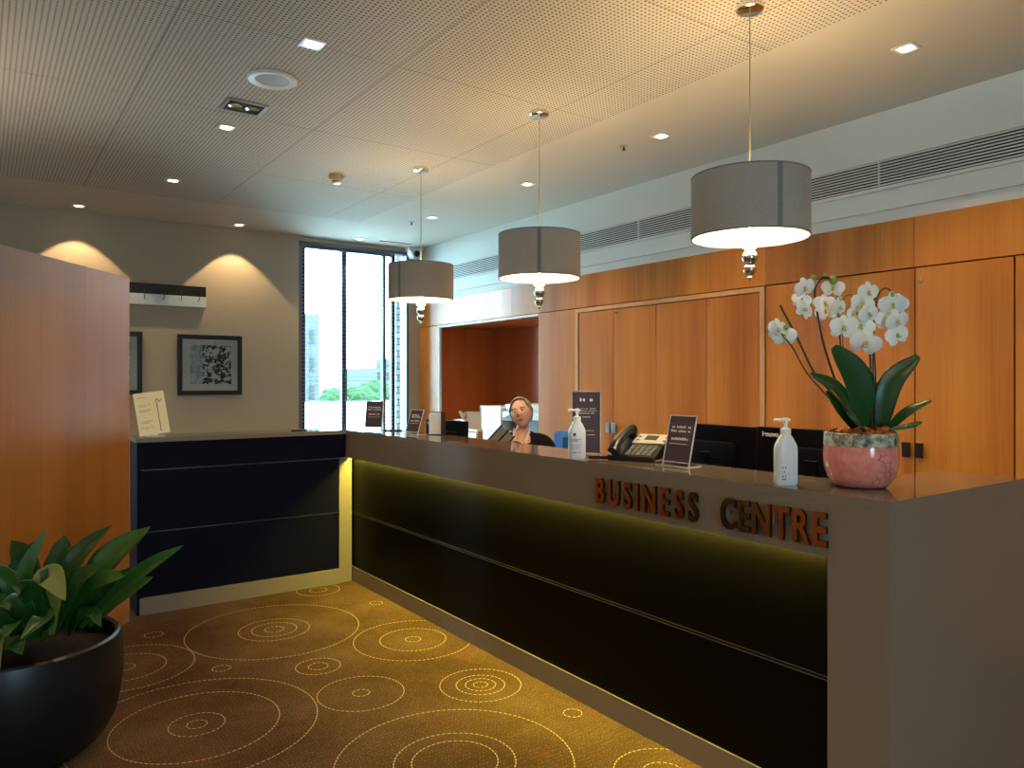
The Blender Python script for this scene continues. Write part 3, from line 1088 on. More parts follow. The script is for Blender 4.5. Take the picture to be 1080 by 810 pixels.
acrylic_sign('upright tall purple notice behind the pump bottle with the pink label', (2.375, 2.745, DT), -0.80, 0.14, 0.312, 0.03, 4, 'tall')
acrylic_sign('small leaning purple notice between the desk phone and the monitors', (2.425, 2.222, DT), -PI / 2, 0.15, 0.218, 0.24, 9, 'a5')
acrylic_sign('small purple notice in front of the window, furthest along the counter', (2.40, 5.19, DT), -1.0, 0.15, 0.215, 0.14, 15, 'a5')
acrylic_sign('small leaning purple notice beside the white leaflets and closed-back monitor', (2.41, 4.60, DT), -1.45, 0.15, 0.172, 0.32, 22, 'a5')


def pump_bottle(label, loc, rz, printed):
    t = thing('pump_bottle', label, 'hand sanitizer', loc, rz, 'white pump bottles on the counter')
    def rr(w, d, z):   # rounded-rectangle ring
        r = min(w, d) * 0.42
        out = []
        for cx, cy, a0 in ((w / 2 - r, d / 2 - r, 0), (-w / 2 + r, d / 2 - r, PI / 2), (-w / 2 + r, -d / 2 + r, PI), (w / 2 - r, -d / 2 + r, 1.5 * PI)):
            for k in range(6):
                a = a0 + k * PI / 10
                out.append((cx + r * math.cos(a), cy + r * math.sin(a), z))
        return out
    b = BM()
    secs = [(0.072, 0.046, 0.0), (0.080, 0.053, 0.006), (0.080, 0.053, 0.125), (0.074, 0.050, 0.140), (0.05, 0.042, 0.163), (0.032, 0.032, 0.176), (0.030, 0.030, 0.180)]
    rings = [[b.verts.new(p) for p in rr(*s)] for s in secs]
    for A, B in zip(rings, rings[1:]):
        for k in range(len(A)):
            b.faces.new((A[k], A[(k + 1) % len(A)], B[(k + 1) % len(A)], B[k]))
    b.faces.new(list(reversed(rings[0]))); b.faces.new(rings[-1])
    obj('bottle', b, M_GELBOT, t, True)
    b = BM(); lathe(b, [(0.018, 0.178), (0.018, 0.196), (0.010, 0.199), (0.0065, 0.201), (0.0055, 0.222), (0.0, 0.222)], 20); c = obj('pump_collar', b, M_WHITEG, t, True)
    b = BM(); box(b, -0.042, 0.016, -0.008, 0.008, 0.222, 0.232, 0.003); cyl(b, (0, 0, 0.216), (0, 0, 0.235), 0.009, seg=14); obj('pump_nozzle', b, M_WHITEG, t, True)
    if printed:
        b = BM(); box(b, -0.022, -0.009, -0.0275, -0.0268, 0.108, 0.122); obj('label_badge', b, M_BLKPL, t)
        b = BM(); rows(b, -0.033, 0.018, [(0.090, 0.9), (0.083, 0.7), (0.028, 0.9)], -0.0275, 0.006, 31, False); obj('label_print', b, M_PINKPRINT, t)
        b = BM(); rows(b, -0.033, 0.015, [(0.066, 1.0), (0.058, 0.9), (0.050, 0.95)], -0.0275, 0.0025, 32, False); obj('fine_print', b, M_GREYPRINT, t)
    else:
        b = BM(); rows(b, -0.0255, -0.012, [(0.06, 1), (0.045, 1), (0.03, 1), (0.02, 1)], -0.0272, 0.006, 33, False); obj('label_print', b, M_BLKPL, t)
    return t


pump_bottle('white pump bottle with pink and grey printed label, in front of the tall purple notice', (2.285, 2.705, DT), -0.55, True)
pump_bottle('plain white pump bottle between the lettering and the orchid, before the monitors', (2.31, 1.605, DT), -0.5, False)

# desk phone
ph = thing('desk_phone', 'black office desk phone with silver display panel beside the tall notice', 'phone', (2.50, 2.51, DT), -1.25)
# local: x = user's right, -y = towards the user, body slopes up to the back
b = BM()
prism(b, [(-0.105, 0.0), (0.10, 0.0), (0.10, 0.105), (0.085, 0.108), (-0.105, 0.022)], 'x', -0.115, 0.12)
bmesh.ops.bevel(b, geom=list(b.edges), offset=0.004, segments=2, affect='EDGES')
base = obj('body', b, M_BLKPL, ph, True)
sl = math.atan2(0.086, 0.19)
def onface(u, v, e=0.0):     # u across, v up the sloping face (0 front .. 0.208 back)
    return Vector((u, -0.105 + v * math.cos(sl) - e * math.sin(sl), 0.022 + v * math.sin(sl) + e * math.cos(sl)))
def plate(b, u0, u1, v0, v1, e0, e1):
    vs = box(b, u0, u1, v0, v1, e0, e1)
    for v in vs:
        v.co = onface(v.co.x, v.co.y, v.co.z)
b = BM(); plate(b, -0.04, 0.116, 0.118, 0.205, 0.0, 0.008); obj('display_panel', b, M_SILVER, ph)
b = BM(); plate(b, 0.008, 0.07, 0.148, 0.19, 0.008, 0.0095); obj('display', b, M_LCD, ph)
b = BM()
for i in range(6):
    for j in range(2):
        if i in (0, 5):
            plate(b, -0.028 + i * 0.0265, -0.016 + i * 0.0265, 0.14 + j * 0.03, 0.149 + j * 0.03, 0.008, 0.011)
for i in range(5):
    for j in range(5):
        plate(b, -0.03 + i * 0.027, -0.012 + i * 0.027, 0.018 + j * 0.019, 0.029 + j * 0.019, 0.0, 0.0045)
obj('keys', b, [M_GREYPRINT], ph)
b = BM()
tube(b, [onface(-0.078, 0.0, 0.022), onface(-0.078, 0.05, 0.042), onface(-0.078, 0.16, 0.042), onface(-0.078, 0.212, 0.024)], lambda t: 0.021 + 0.006 * abs(2 * t - 1) ** 2, 12, 16)
ball(b, onface(-0.078, 0.018, 0.018), 0.028, 1, 1, 0.85); ball(b, onface(-0.078, 0.196, 0.018), 0.028, 1, 1, 0.85)
obj('handset', b, M_BLKPL, ph, True)
b = BM()
hel = []
for i in range(150):
    t = i / 149
    c = Vector((-0.10 - 0.095 * t, -0.08 - 0.055 * math.sin(t * 1.8), 0.010))
    a = t * 2 * PI * 24
    hel.append(c + Vector((0.0, 0.0065 * math.cos(a), 0.0065 * math.sin(a))))
tube(b, hel, 0.0022, 5)
obj('coiled_cord', b, M_BLKPL, ph, True)
b = BM(); tube(b, [(0.12, -0.09, 0.006), (0.14, -0.06, 0.012), (0.135, -0.03, 0.006), (0.12, 0.0, 0.01)], 0.003, 6, 14); obj('cable', b, M_GREYPRINT, ph, True)

# monitors with their backs to the viewer
def monitor(label, loc, rz, w, zt, seed):
    t = thing('computer_monitor', label, 'monitor', loc, rz, 'computer monitors on the worktop')
    zb = zt - 0.325
    b = BM(); box(b, -w / 2, w / 2, -0.012, 0.014, zb, zt, 0.005); obj('back_shell', b, M_BLKMON, t)
    b = BM(); box(b, -w * 0.3, w * 0.3, -0.034, -0.012, zb + 0.06, zt - 0.075, 0.012); obj('rear_housing', b, M_BLKMON, t, True)
    b = BM(); box(b, -w / 2 + 0.012, w / 2 - 0.012, 0.0145, 0.0155, zb + 0.02, zt - 0.012); obj('screen', b, mat('dark_screen', (0.01, 0.012, 0.02, 1), 0.15), t)
    b = BM(); box(b, -0.03, 0.03, -0.055, -0.034, 0.012, zb + 0.2, 0.004); box(b, -0.12, 0.12, -0.13, 0.07, 0, 0.012, 0.004); obj('stand', b, M_BLKMON, t)
    b = BM()
    for k in range(7):
        box(b, -w * 0.2, w * 0.2, -0.035, -0.0338, zb + 0.09 + k * 0.014, zb + 0.095 + k * 0.014)
    obj('vent_slots', b, M_GAP, t)
    me, tw = text_mesh('lenovo', 0.030, 0.001, 0.0008)
    for v in me.vertices:
        v.co = Vector((v.co.x - w / 2 + 0.03, -0.0128 - v.co.z, v.co.y + zt - 0.04))
    obj('maker_lettering', me, mat('silver_white_logo', lin(222, 224, 230), 0.35), t)
    return t


WT = 0.745
monitor('black monitor back between the leaning notice and the plain pump bottle, in front of cupboard', (2.80, 2.345, WT), -PI / 2, 0.50, 1.298 - WT, 1)
monitor('black monitor back behind the plain pump bottle and the pink orchid pot', (2.80, 1.80, WT), -PI / 2 + 0.02, 0.56, 1.302 - WT, 2)
monitor('navy-black monitor back beyond the white leaflets, left of the seated woman', (2.81, 4.815, WT), -PI / 2 + 0.05, 0.54, 1.214 - WT, 3)

# leaflets in holders, pens
lf = thing('leaflet_stand', 'cream printed leaflet leaning on the side desk by the partition', 'leaflet', (0.945, 5.40, DT), -0.12)
R = Matrix.Rotation(-0.22, 4, 'X') @ Matrix.Rotation(0.14, 4, 'Y').inverted()
b = BM(); box(b, -0.092, 0.092, -0.001, 0.001, 0, 0.285)
for v in b.verts: v.co = R @ v.co + Vector((0, 0, 0.014))
obj('card', b, M_CREAM, lf)
b = BM()
rows(b, -0.07, 0.01, [(0.25, 0.7), (0.20, 0.9), (0.19, 0.6), (0.165, 0.9), (0.155, 0.8), (0.09, 0.9), (0.08, 0.7), (0.05, 0.9), (0.04, 0.5)], -0.0022, 0.0045, 41, False)
for v in b.verts: v.co = R @ v.co + Vector((0, 0, 0.014))
obj('printed_lines', b, M_GREYPRINT, lf)
b = BM(); box(b, 0.038, 0.042, -0.0022, -0.001, 0.015, 0.21)
cyl(b, (0.03, -0.0018, 0.21), (0.045, -0.0018, 0.235), 0.002, seg=5); cyl(b, (0.045, -0.0018, 0.235), (0.055, -0.0018, 0.21), 0.002, seg=5)
cyl(b, (0.055, -0.0018, 0.21), (0.07, -0.0018, 0.23), 0.002, seg=5)
for v in b.verts: v.co = R @ v.co + Vector((0, 0, 0.014))
obj('line_drawing', b, M_BLKPL, lf)
b = BM(); box(b, -0.06, 0.06, -0.01, 0.07, 0, 0.004, 0.001); prism(b, [(0.02, 0.004), (0.024, 0.004), (0.07, 0.2), (0.066, 0.2)], 'x', -0.02, 0.02); obj('easel_foot', b, M_ACEDGE, lf)

lh = thing('leaflet_holder', 'white leaflets in a dark-edged holder between leaning notice and the navy monitor', 'leaflet holder', (2.525, 4.46, DT), -1.0)
b = BM()
for k in range(5):
    box(b, -0.05, 0.05, -0.010 + k * 0.004, -0.008 + k * 0.004, 0.006, 0.15 - 0.004 * (4 - k))
obj('leaflets', b, M_WHITEG, lh)
b = BM(); box(b, 0.051, 0.056, -0.03, 0.03, 0, 0.155); box(b, -0.056, 0.056, 0.012, 0.016, 0, 0.155); box(b, -0.056, 0.056, -0.03, 0.03, 0, 0.004); obj('holder', b, M_BLKPL, lh)


def pen(label, loc, rz, L=0.14):
    t = thing('pen', label, 'pen', loc, rz, 'dark pens on the counters')
    b = BM(); cyl(b, (-L / 2, 0, 0.0048), (L / 2 - 0.02, 0, 0.0048), 0.0048, seg=12); obj('barrel', b, M_BLKPL, t, True)
    b = BM(); cyl(b, (L / 2 - 0.02, 0, 0.0048), (L / 2, 0, 0.0048), 0.0045, 0.001, seg=12); obj('tip', b, M_STEEL, t, True)
    b = BM(); box(b, -L / 2, -L / 2 + 0.045, -0.0015, 0.0015, 0.009, 0.0105); obj('clip', b, M_STEEL, t)
    return t


pen('dark pen lying on the side desk ledge under the window edge', (1.93, 5.43, DT), 0.1)
pen('dark pen lying on the long counter between the two small far notices', (2.47, 4.98, DT), -0.6, 0.15)

# ------------------------------------------------------------------ plants
def leaf_mesh(pts, width, face, fold=0.25, n=14, prof=None, wav=0.0):
    P = spline(pts, n)
    prof = prof or (lambda t: max(0.02, math.sin(PI * min(1, (t * 0.93 + 0.06)) ** 0.85)))
    face = Vector(face).normalized()
    b = BM()
    rows_ = []
    for i, p in enumerate(P):
        t = (P[min(i + 1, n)] - P[max(i - 1, 0)]).normalized()
        sd = t.cross(face)
        if sd.length < 1e-3:
            sd = t.cross(Vector((0.3, 0.5, 0.8)))
        sd.normalize()
        nm = sd.cross(t).normalized()
        w = width / 2 * prof(i / n)
        row = []
        for j in (-1, -0.55, 0, 0.55, 1):
            row.append(b.verts.new(p + sd * (w * j) + nm * (fold * w * abs(j) + wav * w * math.sin(i * 1.3 + j))))
        rows_.append(row)
    for A, B in zip(rows_, rows_[1:]):
        for k in range(4):
            b.faces.new((A[k], A[k + 1], B[k + 1], B[k]))
    return b


def leaf(parent, pts, width, face, m, fold=0.25, th=0.0014, prof=None, wav=0.0):
    o = obj('leaf', leaf_mesh(pts, width, face, fold, 14, prof, wav), m, parent, False)
    for p in o.data.polygons:
        p.use_smooth = True
    md = o.modifiers.new('thick', 'SOLIDIFY'); md.thickness = th; md.offset = 0
    md = o.modifiers.new('smooth', 'SUBSURF'); md.levels = 1; md.render_levels = 1
    return o


# foreground planter
pl = thing('potted_plant', 'broad-leaved green plant in a large round black planter on the carpet', 'potted plant', (0.125, 3.64, 0), -YAW)
b = BM()
lathe(b, [(0.235, 0.0), (0.262, 0.006), (0.318, 0.05), (0.356, 0.12), (0.376, 0.21), (0.385, 0.31), (0.382, 0.40), (0.372, 0.452), (0.362, 0.460),
          (0.350, 0.452), (0.350, 0.40), (0.345, 0.375)], 72, cap1=False)
obj('planter', b, M_POT, pl, True)
b = BM(); lathe(b, [(0.347, 0.385), (0.2, 0.41), (0.0, 0.42)], 48, cap0=False)
for v in b.verts: v.co.z += 0.012 * noise.noise(v.co * 14)
obj('soil', b, M_SOIL, pl, True)
S = 0.001327
def pp(u, v, y): return Vector(((u - 58) * S, y, (761 - v) * S))
LV = [  # (base, mid, tip) in sketch units with depth y (negative = towards viewer), width m, facing, material
    ((125, 395, -0.02), (95, 230, -0.04), (150, 75, 0.0), 0.06, (0.3, -1, 0.1), 1),
    ((170, 390, 0.05), (160, 220, 0.04), (183, 112, 0.06), 0.095, (0, -1, 0.2), 0),
    ((150, 390, 0.02), (225, 190, 0.02), (332, 74, 0.04), 0.10, (-0.4, -1, 0.5), 0),
    ((210, 390, 0.0), (320, 190, 0.0), (457, 76, 0.02), 0.115, (-0.4, -1, 0.5), 1),
    ((200, 390, -0.06), (300, 220, -0.12), (375, 172, -0.16), 0.085, (-0.2, -1, 0.8), 0),
    ((230, 395, 0.04), (410, 230, 0.03), (565, 130, 0.0), 0.068, (-0.3, -1, 0.6), 1),
    ((210, 395, -0.02), (330, 240, -0.06), (425, 205, -0.10), 0.09, (0, -0.8, 0.9), 1),
    ((240, 392, -0.05), (320, 310, -0.10), (372, 345, -0.14), 0.05, (0, -0.5, 1), 0),
    ((130, 395, -0.12), (120, 355, -0.26), (170, 472, -0.34), 0.085, (0.1, -1, 0.5), 2),
    ((195, 390, -0.06), (200, 205, -0.10), (268, 268, -0.14), 0.10, (0.2, -1, 0.7), 2),
    ((60, 390, 0.0), (60, 220, 0.02), (102, 118, 0.04), 0.09, (0.3, -1, 0.2), 0),
    ((40, 390, -0.05), (20, 230, -0.08), (36, 124, -0.06), 0.05, (0.4, -1, 0.2), 1),
    ((20, 395, 0.02), (-20, 240, 0.0), (-60, 130, 0.02), 0.09, (0.5, -1, 0.4), 1),
    ((0, 395, -0.06), (-30, 300, -0.16), (-90, 250, -0.22), 0.09, (0.3, -1, 0.8), 0),
    ((30, 395, -0.10), (10, 300, -0.22), (20, 260, -0.30), 0.085, (0, -1, 0.6), 2),
    ((90, 395, -0.10), (80, 260, -0.14), (92, 205, -0.18), 0.045, (0.1, -1, 0.5), 0),
    ((60, 395, -0.14), (30, 380, -0.28), (-15, 440, -0.38), 0.07, (0, -1, 0.7), 1),
    ((120, 390, -0.12), (170, 310, -0.24), (190, 330, -0.34), 0.06, (0, -0.6, 1), 0),
    ((180, 392, -0.1), (240, 300, -0.2), (215, 340, -0.3), 0.07, (0, -1, 0.8), 0),
    ((140, 392, 0.10), (260, 230, 0.16), (390, 110, 0.2), 0.10, (-0.3, -1, 0.6), 0),
    ((100, 392, 0.12), (120, 200, 0.16), (110, 130, 0.2), 0.09, (0, -1, 0.3), 0),
    ((200, 392, 0.10), (300, 280, 0.18), (400, 240, 0.24), 0.09, (-0.2, -0.8, 0.9), 0),
    ((70, 392, 0.12), (0, 220, 0.18), (-70, 150, 0.22), 0.09, (0.3, -1, 0.5), 0),
    ((50, 395, -0.16), (90, 330, -0.30), (130, 350, -0.4), 0.07, (0, -0.7, 1), 0),
    ((20, 395, -0.02), (-110, 280, -0.06), (-200, 260, -0.1), 0.09, (0.3, -0.7, 1), 1),
    ((10, 395, 0.08), (-120, 230, 0.1), (-230, 190, 0.14), 0.09, (0.3, -0.8, 0.9), 0),
    ((160, 392, -0.02), (230, 250, -0.04), (300, 190, -0.06), 0.09, (-0.2, -1, 0.7), 0),
    ((120, 392, -0.04), (170, 250, -0.10), (200, 180, -0.10), 0.085, (-0.1, -1, 0.5), 0),
    ((100, 392, -0.06), (60, 300, -0.12), (30, 180, -0.14), 0.08, (0.2, -1, 0.5), 0),
    ((130, 392, -0.1), (120, 320, -0.2), (100, 270, -0.26), 0.07, (0, -1, 0.6), 0),
]
LV += [((230, 392, -0.04), (290, 330, -0.10), (350, 290, -0.16), 0.075, (0, -1, 0.8), 0), ((200, 392, -0.12), (250, 330, -0.2), (300, 310, -0.28), 0.08, (0, -1, 0.7), 1),
       ((150, 392, -0.16), (190, 350, -0.26), (240, 370, -0.34), 0.075, (0, -1, 0.8), 0), ((90, 392, -0.2), (110, 340, -0.3), (150, 330, -0.36), 0.08, (0, -1, 0.6), 0),
       ((250, 392, 0.06), (340, 300, 0.1), (430, 250, 0.12), 0.08, (-0.3, -1, 0.6), 1)]
rg = random.Random(5)
for k in range(16):
    u0 = rg.uniform(20, 200); du = rg.uniform(-90, 120); tz = rg.uniform(150, 300)
    y0 = rg.uniform(-0.12, 0.14)
    LV.append(((u0, 392, y0), (u0 + du * 0.45, 0.55 * tz + 0.45 * 392 - 40, y0 * 1.3 - 0.03), (u0 + du, tz, y0 * 1.6 - 0.06), rg.uniform(0.07, 0.10), (-du / 300, -1, 0.5), k % 2))
for bs, md_, tp, w, fc, mi in LV:
    pts = [pp(*bs), pp(*md_), pp(*tp)]
    leaf(pl, pts, w * 1.12, fc, (M_LEAF, M_LEAF2, M_LEAFY)[mi], 0.3, 0.002, wav=0.05,
         prof=lambda t: max(0.02, (math.sin(PI * min(1.0, 0.10 + 0.90 * t ** 1.1)) ** 0.9)))

# orchid
orc = thing('potted_orchid', 'white orchid in a pink crackle-glazed pot with grey band on the counter end', 'orchid', (2.485, 1.43, DT), -YAW)
b = BM()
lathe(b, [(0.062, 0.0), (0.085, 0.006), (0.108, 0.035), (0.119, 0.075), (0.121, 0.11), (0.119, 0.142)], 56, cap1=False)
obj('pot', b, M_PINK, orc, True)
b = BM(); lathe(b, [(0.119, 0.142), (0.1195, 0.150), (0.118, 0.185), (0.113, 0.188), (0.108, 0.183), (0.108, 0.165)], 56, cap0=False, cap1=False); obj('grey_band', b, M_BAND, orc, True)
b = BM()
rg = random.Random(3)
for k in range(70):
    a, r = rg.uniform(0, 2 * PI), 0.095 * math.sqrt(rg.random())
    ball(b, (r * math.cos(a), r * math.sin(a), 0.176 + rg.uniform(0, 0.022)), rg.uniform(0.010, 0.02), rg.uniform(0.7, 1.3), rg.uniform(0.7, 1.2), 0.8, 1)
lathe(b, [(0.107, 0.165), (0.0, 0.175)], 32, cap0=False)
obj('bark_mulch', b, M_BARK, orc)
def op(u, v, y=0.0): return Vector((u * 0.000727 - 0.350, y, 0.7586 - v * 0.000727))
STEMS = [([(470, 770, 0.0), (390, 650, 0.0), (260, 510, -0.01), (175, 340, -0.01), (93, 185, -0.01)], 0.0034),
         ([(420, 720, 0.02), (330, 610, 0.02), (225, 505, 0.0), (150, 390, -0.02), (90, 320, -0.03)], 0.002),
         ([(470, 780, 0.02), (380, 560, 0.02), (320, 380, 0.02), (275, 220, 0.0), (258, 115, -0.01), (290, 55, -0.02), (330, 70, -0.03)], 0.0036),
         ([(500, 780, 0.03), (440, 520, 0.04), (412, 400, 0.04), (395, 230, 0.03), (380, 125, 0.02)], 0.0032),
         ([(440, 540, 0.05), (408, 260, 0.03), (412, 150, 0.02), (450, 130, 0.0)], 0.002),
         ([(530, 780, -0.01), (522, 500, -0.01), (515, 300, -0.01), (520, 165, -0.01)], 0.0038),
         ([(560, 780, 0.02), (565, 520, 0.02), (545, 300, 0.01), (552, 110, 0.0), (515, 92, -0.02)], 0.003),
         ([(550, 780, 0.0), (530, 420, -0.015), (548, 180, -0.01), (575, 108, -0.03), (620, 150, -0.05)], 0.0028)]
for pts, r in STEMS:
    b = BM(); tube(b, [op(*p) for p in pts], r, 7, 22); obj('stem', b, M_STEM, orc, True)
OL = [((520, 770, 0.03), (500, 640, 0.04), (480, 500, 0.05), 0.075, (0.1, -1, 0.1)),
      ((600, 770, 0.04), (640, 640, 0.06), (690, 560, 0.08), 0.05, (-0.2, -1, 0.3)),
      ((490, 770, 0.0), (440, 540, -0.03), (338, 380, -0.02), 0.118, (0.2, -1, 0.2)),
      ((470, 770, -0.02), (340, 590, -0.06), (186, 512, -0.10), 0.062, (0.25, -1, 0.6)),
      ((590, 765, 0.02), (620, 560, 0.0), (742, 425, -0.02), 0.078, (-0.3, -1, 0.4)),
      ((590, 775, -0.03), (650, 690, -0.07), (742, 632, -0.10), 0.040, (-0.2, -0.8, 0.9)),
      ((550, 770, 0.05), (560, 600, 0.07), (560, 470, 0.09), 0.075, (0, -1, 0.2)),
      ((450, 770, 0.0), (370, 690, -0.03), (288, 590, -0.05), 0.040, (0.3, -1, 0.4)),
      ((560, 775, -0.05), (630, 755, -0.10), (685, 730, -0.12), 0.035, (0, -0.6, 1)),
      ((470, 770, -0.05), (400, 730, -0.10), (340, 685, -0.12), 0.050, (0.1, -0.9, 0.8))]
for bs, md_, tp, w, fc in OL:
    leaf(orc, [op(*bs), op(*md_), op(*tp)], w, fc, M_OLEAF, 0.22, 0.003, prof=lambda t: max(0.05, math.sin(PI * min(1.0, 0.12 + t * 0.84)) ** 0.7))


def flower_bm():
    b = BM()
    def petal(a, L, w, tilt, yoff):
        n, m = 7, 5
        grid = []
        for i in range(n + 1):
            t = i / n
            ww = w * (math.sin(PI * min(1, 0.10 + 0.86 * t)) ** 0.6)
            row = []
            for j in range(m):
                q = (j / (m - 1) - 0.5) * 2
                x = q * ww / 2
                r = 0.004 + L * t
                y = yoff - 0.004 * math.sin(PI * t) + 0.14 * abs(q) ** 2 * ww * 0.5 + tilt * t * L
                row.append(b.verts.new((x * math.cos(a) + r * math.sin(a), y, -x * math.sin(a) + r * math.cos(a))))
            grid.append(row)
        for A, B in zip(grid, grid[1:]):
            for k in range(m - 1):
                b.faces.new((A[k], A[k + 1], B[k + 1], B[k]))
    for a in (0, 2.25, -2.25):
        petal(a, 0.034, 0.028, 0.15, 0.002)
    for a in (1.35, -1.35):
        petal(a, 0.039, 0.046, 0.05, -0.002)
    return b


fl_me = bpy.data.meshes.new('flower')
b = flower_bm(); b.to_mesh(fl_me); b.free(); fl_me.materials.append(M_PETAL)
for p in fl_me.polygons: p.use_smooth = True
fc_me = bpy.data.meshes.new('flower_centre')
b = BM(); ball(b, (0, -0.006, 0.002), 0.005, 1, 1.2, 1.3, 2); ball(b, (0, -0.010, -0.006), 0.006, 1.0, 1.0, 0.7, 2)
b.to_mesh(fc_me); b.free(); fc_me.materials.append(M_PETALC)
for p in fc_me.polygons: p.use_smooth = True
FL = [(70, 300, -0.03, 0.2, 1.0), (108, 332, -0.02, -0.3, 1.0), (128, 318, 0.01, 0.5, 0.9), (205, 105, -0.02, 0.3, 0.95), (200, 160, 0.0, -0.4, 0.8), (197, 208, -0.03, 0.2, 0.95),
      (332, 108, -0.03, -0.3, 0.9), (300, 180, -0.02, 0.2, 0.95), (318, 215, 0.0, -0.2, 0.9), (355, 200, -0.04, 0.4, 0.9), (368, 295, -0.05, 0.1, 1.15),
      (490, 130, -0.04, 0.4, 1.0), (470, 180, -0.03, -0.3, 0.95), (445, 225, -0.02, 0.5, 0.9), (480, 235, -0.06, 0.1, 0.95), (448, 290, -0.05, -0.2, 1.1), (465, 368, -0.06, 0.15, 1.25),
      (500, 200, 0.0, 0.0, 0.9), (595, 188, -0.05, 0.3, 1.15), (635, 180, -0.02, -0.3, 0.95), (575, 255, -0.04, -0.1, 1.0), (612, 268, -0.06, 0.3, 1.05), (612, 332, -0.06, 0.0, 1.05), (555, 250, 0.01, 0.2, 0.85)]
rg = random.Random(11)
for u, v, y, yaw, sc in FL:
    o = bpy.data.objects.new('flower', fl_me); COL.objects.link(o); o.parent = orc
    o.location = op(u, v, y); o.rotation_euler = (rg.uniform(-0.15, 0.35), rg.uniform(-0.4, 0.4), yaw + rg.uniform(-0.3, 0.3)); o.scale = (sc, sc, sc)
    c = bpy.data.objects.new('flower_centre', fc_me); COL.objects.link(c); c.parent = o
for u, v, y, r in ((252, 55, -0.01, 0.010), (328, 72, -0.04, 0.013), (395, 150, 0.02, 0.009), (592, 142, -0.05, 0.011), (113, 292, -0.03, 0.008), (450, 130, 0.0, 0.005), (300, 45, -0.02, 0.006), (515, 95, -0.03, 0.007)):
    b = BM(); ball(b, op(u, v, y), r, 1, 1, 1.25, 2); obj('bud', b, M_BUD, orc, True)

# ------------------------------------------------------------------ recess: printer, cabinet, boxes
cab = thing('low_cabinet', 'low timber cabinet in the wall recess beside the white printer', 'cabinet', (4.45, 7.30, 0))
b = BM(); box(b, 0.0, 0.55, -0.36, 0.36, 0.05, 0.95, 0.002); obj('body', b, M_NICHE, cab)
for y0, y1, hy_ in ((-0.355, -0.002, -0.04), (0.002, 0.355, 0.04)):
    b = BM(); box(b, -0.018, 0.0, y0, y1, 0.07, 0.93, 0.002); d = obj('door', b, M_WOODF, cab)
    b = BM(); box(b, -0.034, -0.018, hy_ - 0.005, hy_ + 0.005, 0.55, 0.68, 0.002); obj('handle', b, M_STEEL, d)
b = BM(); box(b, -0.02, 0.55, -0.362, 0.362, 0.95, 0.97, 0.002); obj('top', b, M_WOODF, cab)
b = BM(); box(b, 0.03, 0.5, -0.34, 0.34, 0, 0.05); obj('plinth', b, M_GAP, cab)
cb = thing('cardboard_box', 'brown cardboard box on the low cabinet left of the white printer', 'box', (4.66, 7.13, 0.97))
b = BM(); box(b, -0.13, 0.13, -0.17, 0.17, 0, 0.18, 0.002); obj('box_body', b, M_CARD, cb)
b = BM(); box(b, -0.135, 0.135, -0.175, 0.0, 0.18, 0.186); box(b, -0.135, 0.135, 0.004, 0.175, 0.18, 0.186); obj('flap', b, M_CARD, cb)
for k, (yy, lab) in enumerate(((7.09, 'small black framed card on the cardboard box, the one further from the printer'), (7.0, 'small black framed card on the cardboard box, next to the printer'))):
    t = thing('card_frame', lab, 'frame', (4.60, yy, 1.156), 0, 'small black framed cards')
    b = BM(); box(b, -0.008, 0.008, -0.034, 0.034, 0, 0.075, 0.003); obj('frame', b, M_BLKPL, t)
    b = BM(); box(b, -0.0095, -0.008, -0.022, 0.022, 0.012, 0.063); obj('card', b, M_LCD, t)
ts = thing('tissue_box', 'white tissue box with a tissue sticking up, behind the navy monitor', 'tissue box', (4.58, 7.46, 0.97))
b = BM(); box(b, -0.06, 0.06, -0.12, 0.12, 0, 0.09, 0.003); obj('carton', b, M_WHITEG, ts)
b = BM()
for k in range(5):
    a = k * 1.3
    v = [b.verts.new((0.0 + 0.012 * math.cos(a), -0.01 + 0.012 * math.sin(a), 0.088)), b.verts.new((0.05 * math.cos(a), 0.05 * math.sin(a), 0.16 + 0.02 * (k % 3))),
         b.verts.new((0.06 * math.cos(a + 1), 0.06 * math.sin(a + 1), 0.15 + 0.03 * (k % 2))), b.verts.new((0.012 * math.cos(a + 1.2), 0.012 * math.sin(a + 1.2), 0.088))]
    b.faces.new(v)
o = obj('tissue', b, M_WHITEG, ts); md = o.modifiers.new('thick', 'SOLIDIFY'); md.thickness = 0.002

pr = thing('office_printer', 'white floor-standing office printer in the recess behind the seated woman', 'printer', (4.46, 6.34, 0))
# local: front faces -x, width along y
b = BM(); box(b, 0, 0.6, -0.52, 0.08, 0.06, 0.94, 0.01); box(b, 0.0, 0.6, 0.08, 0.52, 0.40, 0.98, 0.01); box(b, 0.14, 0.6, -0.52, 0.14, 0.94, 1.07, 0.004)
obj('body', b, M_PRINTER, pr)
b = BM(); box(b, -0.02, 0.6, 0.14, 0.52, 0.98, 1.235, 0.012); obj('finisher', b, M_PRINTER, pr)
b = BM(); box(b, -0.01, 0.6, -0.52, 0.135, 1.11, 1.19, 0.01); obj('scanner', b, M_PRINTER, pr)
b = BM(); box(b, 0.02, 0.6, -0.52, 0.135, 1.192, 1.262, 0.016); obj('document_feeder', b, M_PRINTER, pr, True)
b = BM(); box(b, 0.12, 0.138, -0.5, 0.13, 0.965, 1.105); obj('output_recess', b, M_PRINTER2, pr)
b = BM(); box(b, 0.0, 0.13, -0.5, 0.13, 0.945, 0.955, 0.002); obj('output_tray', b, M_PRINTER2, pr)
b = BM(); prism(b, [(-0.09, 1.10), (-0.01, 1.13), (-0.01, 1.15), (-0.09, 1.12)], 'y', -0.32, 0.02); obj('control_panel', b, M_PRINTER2, pr)
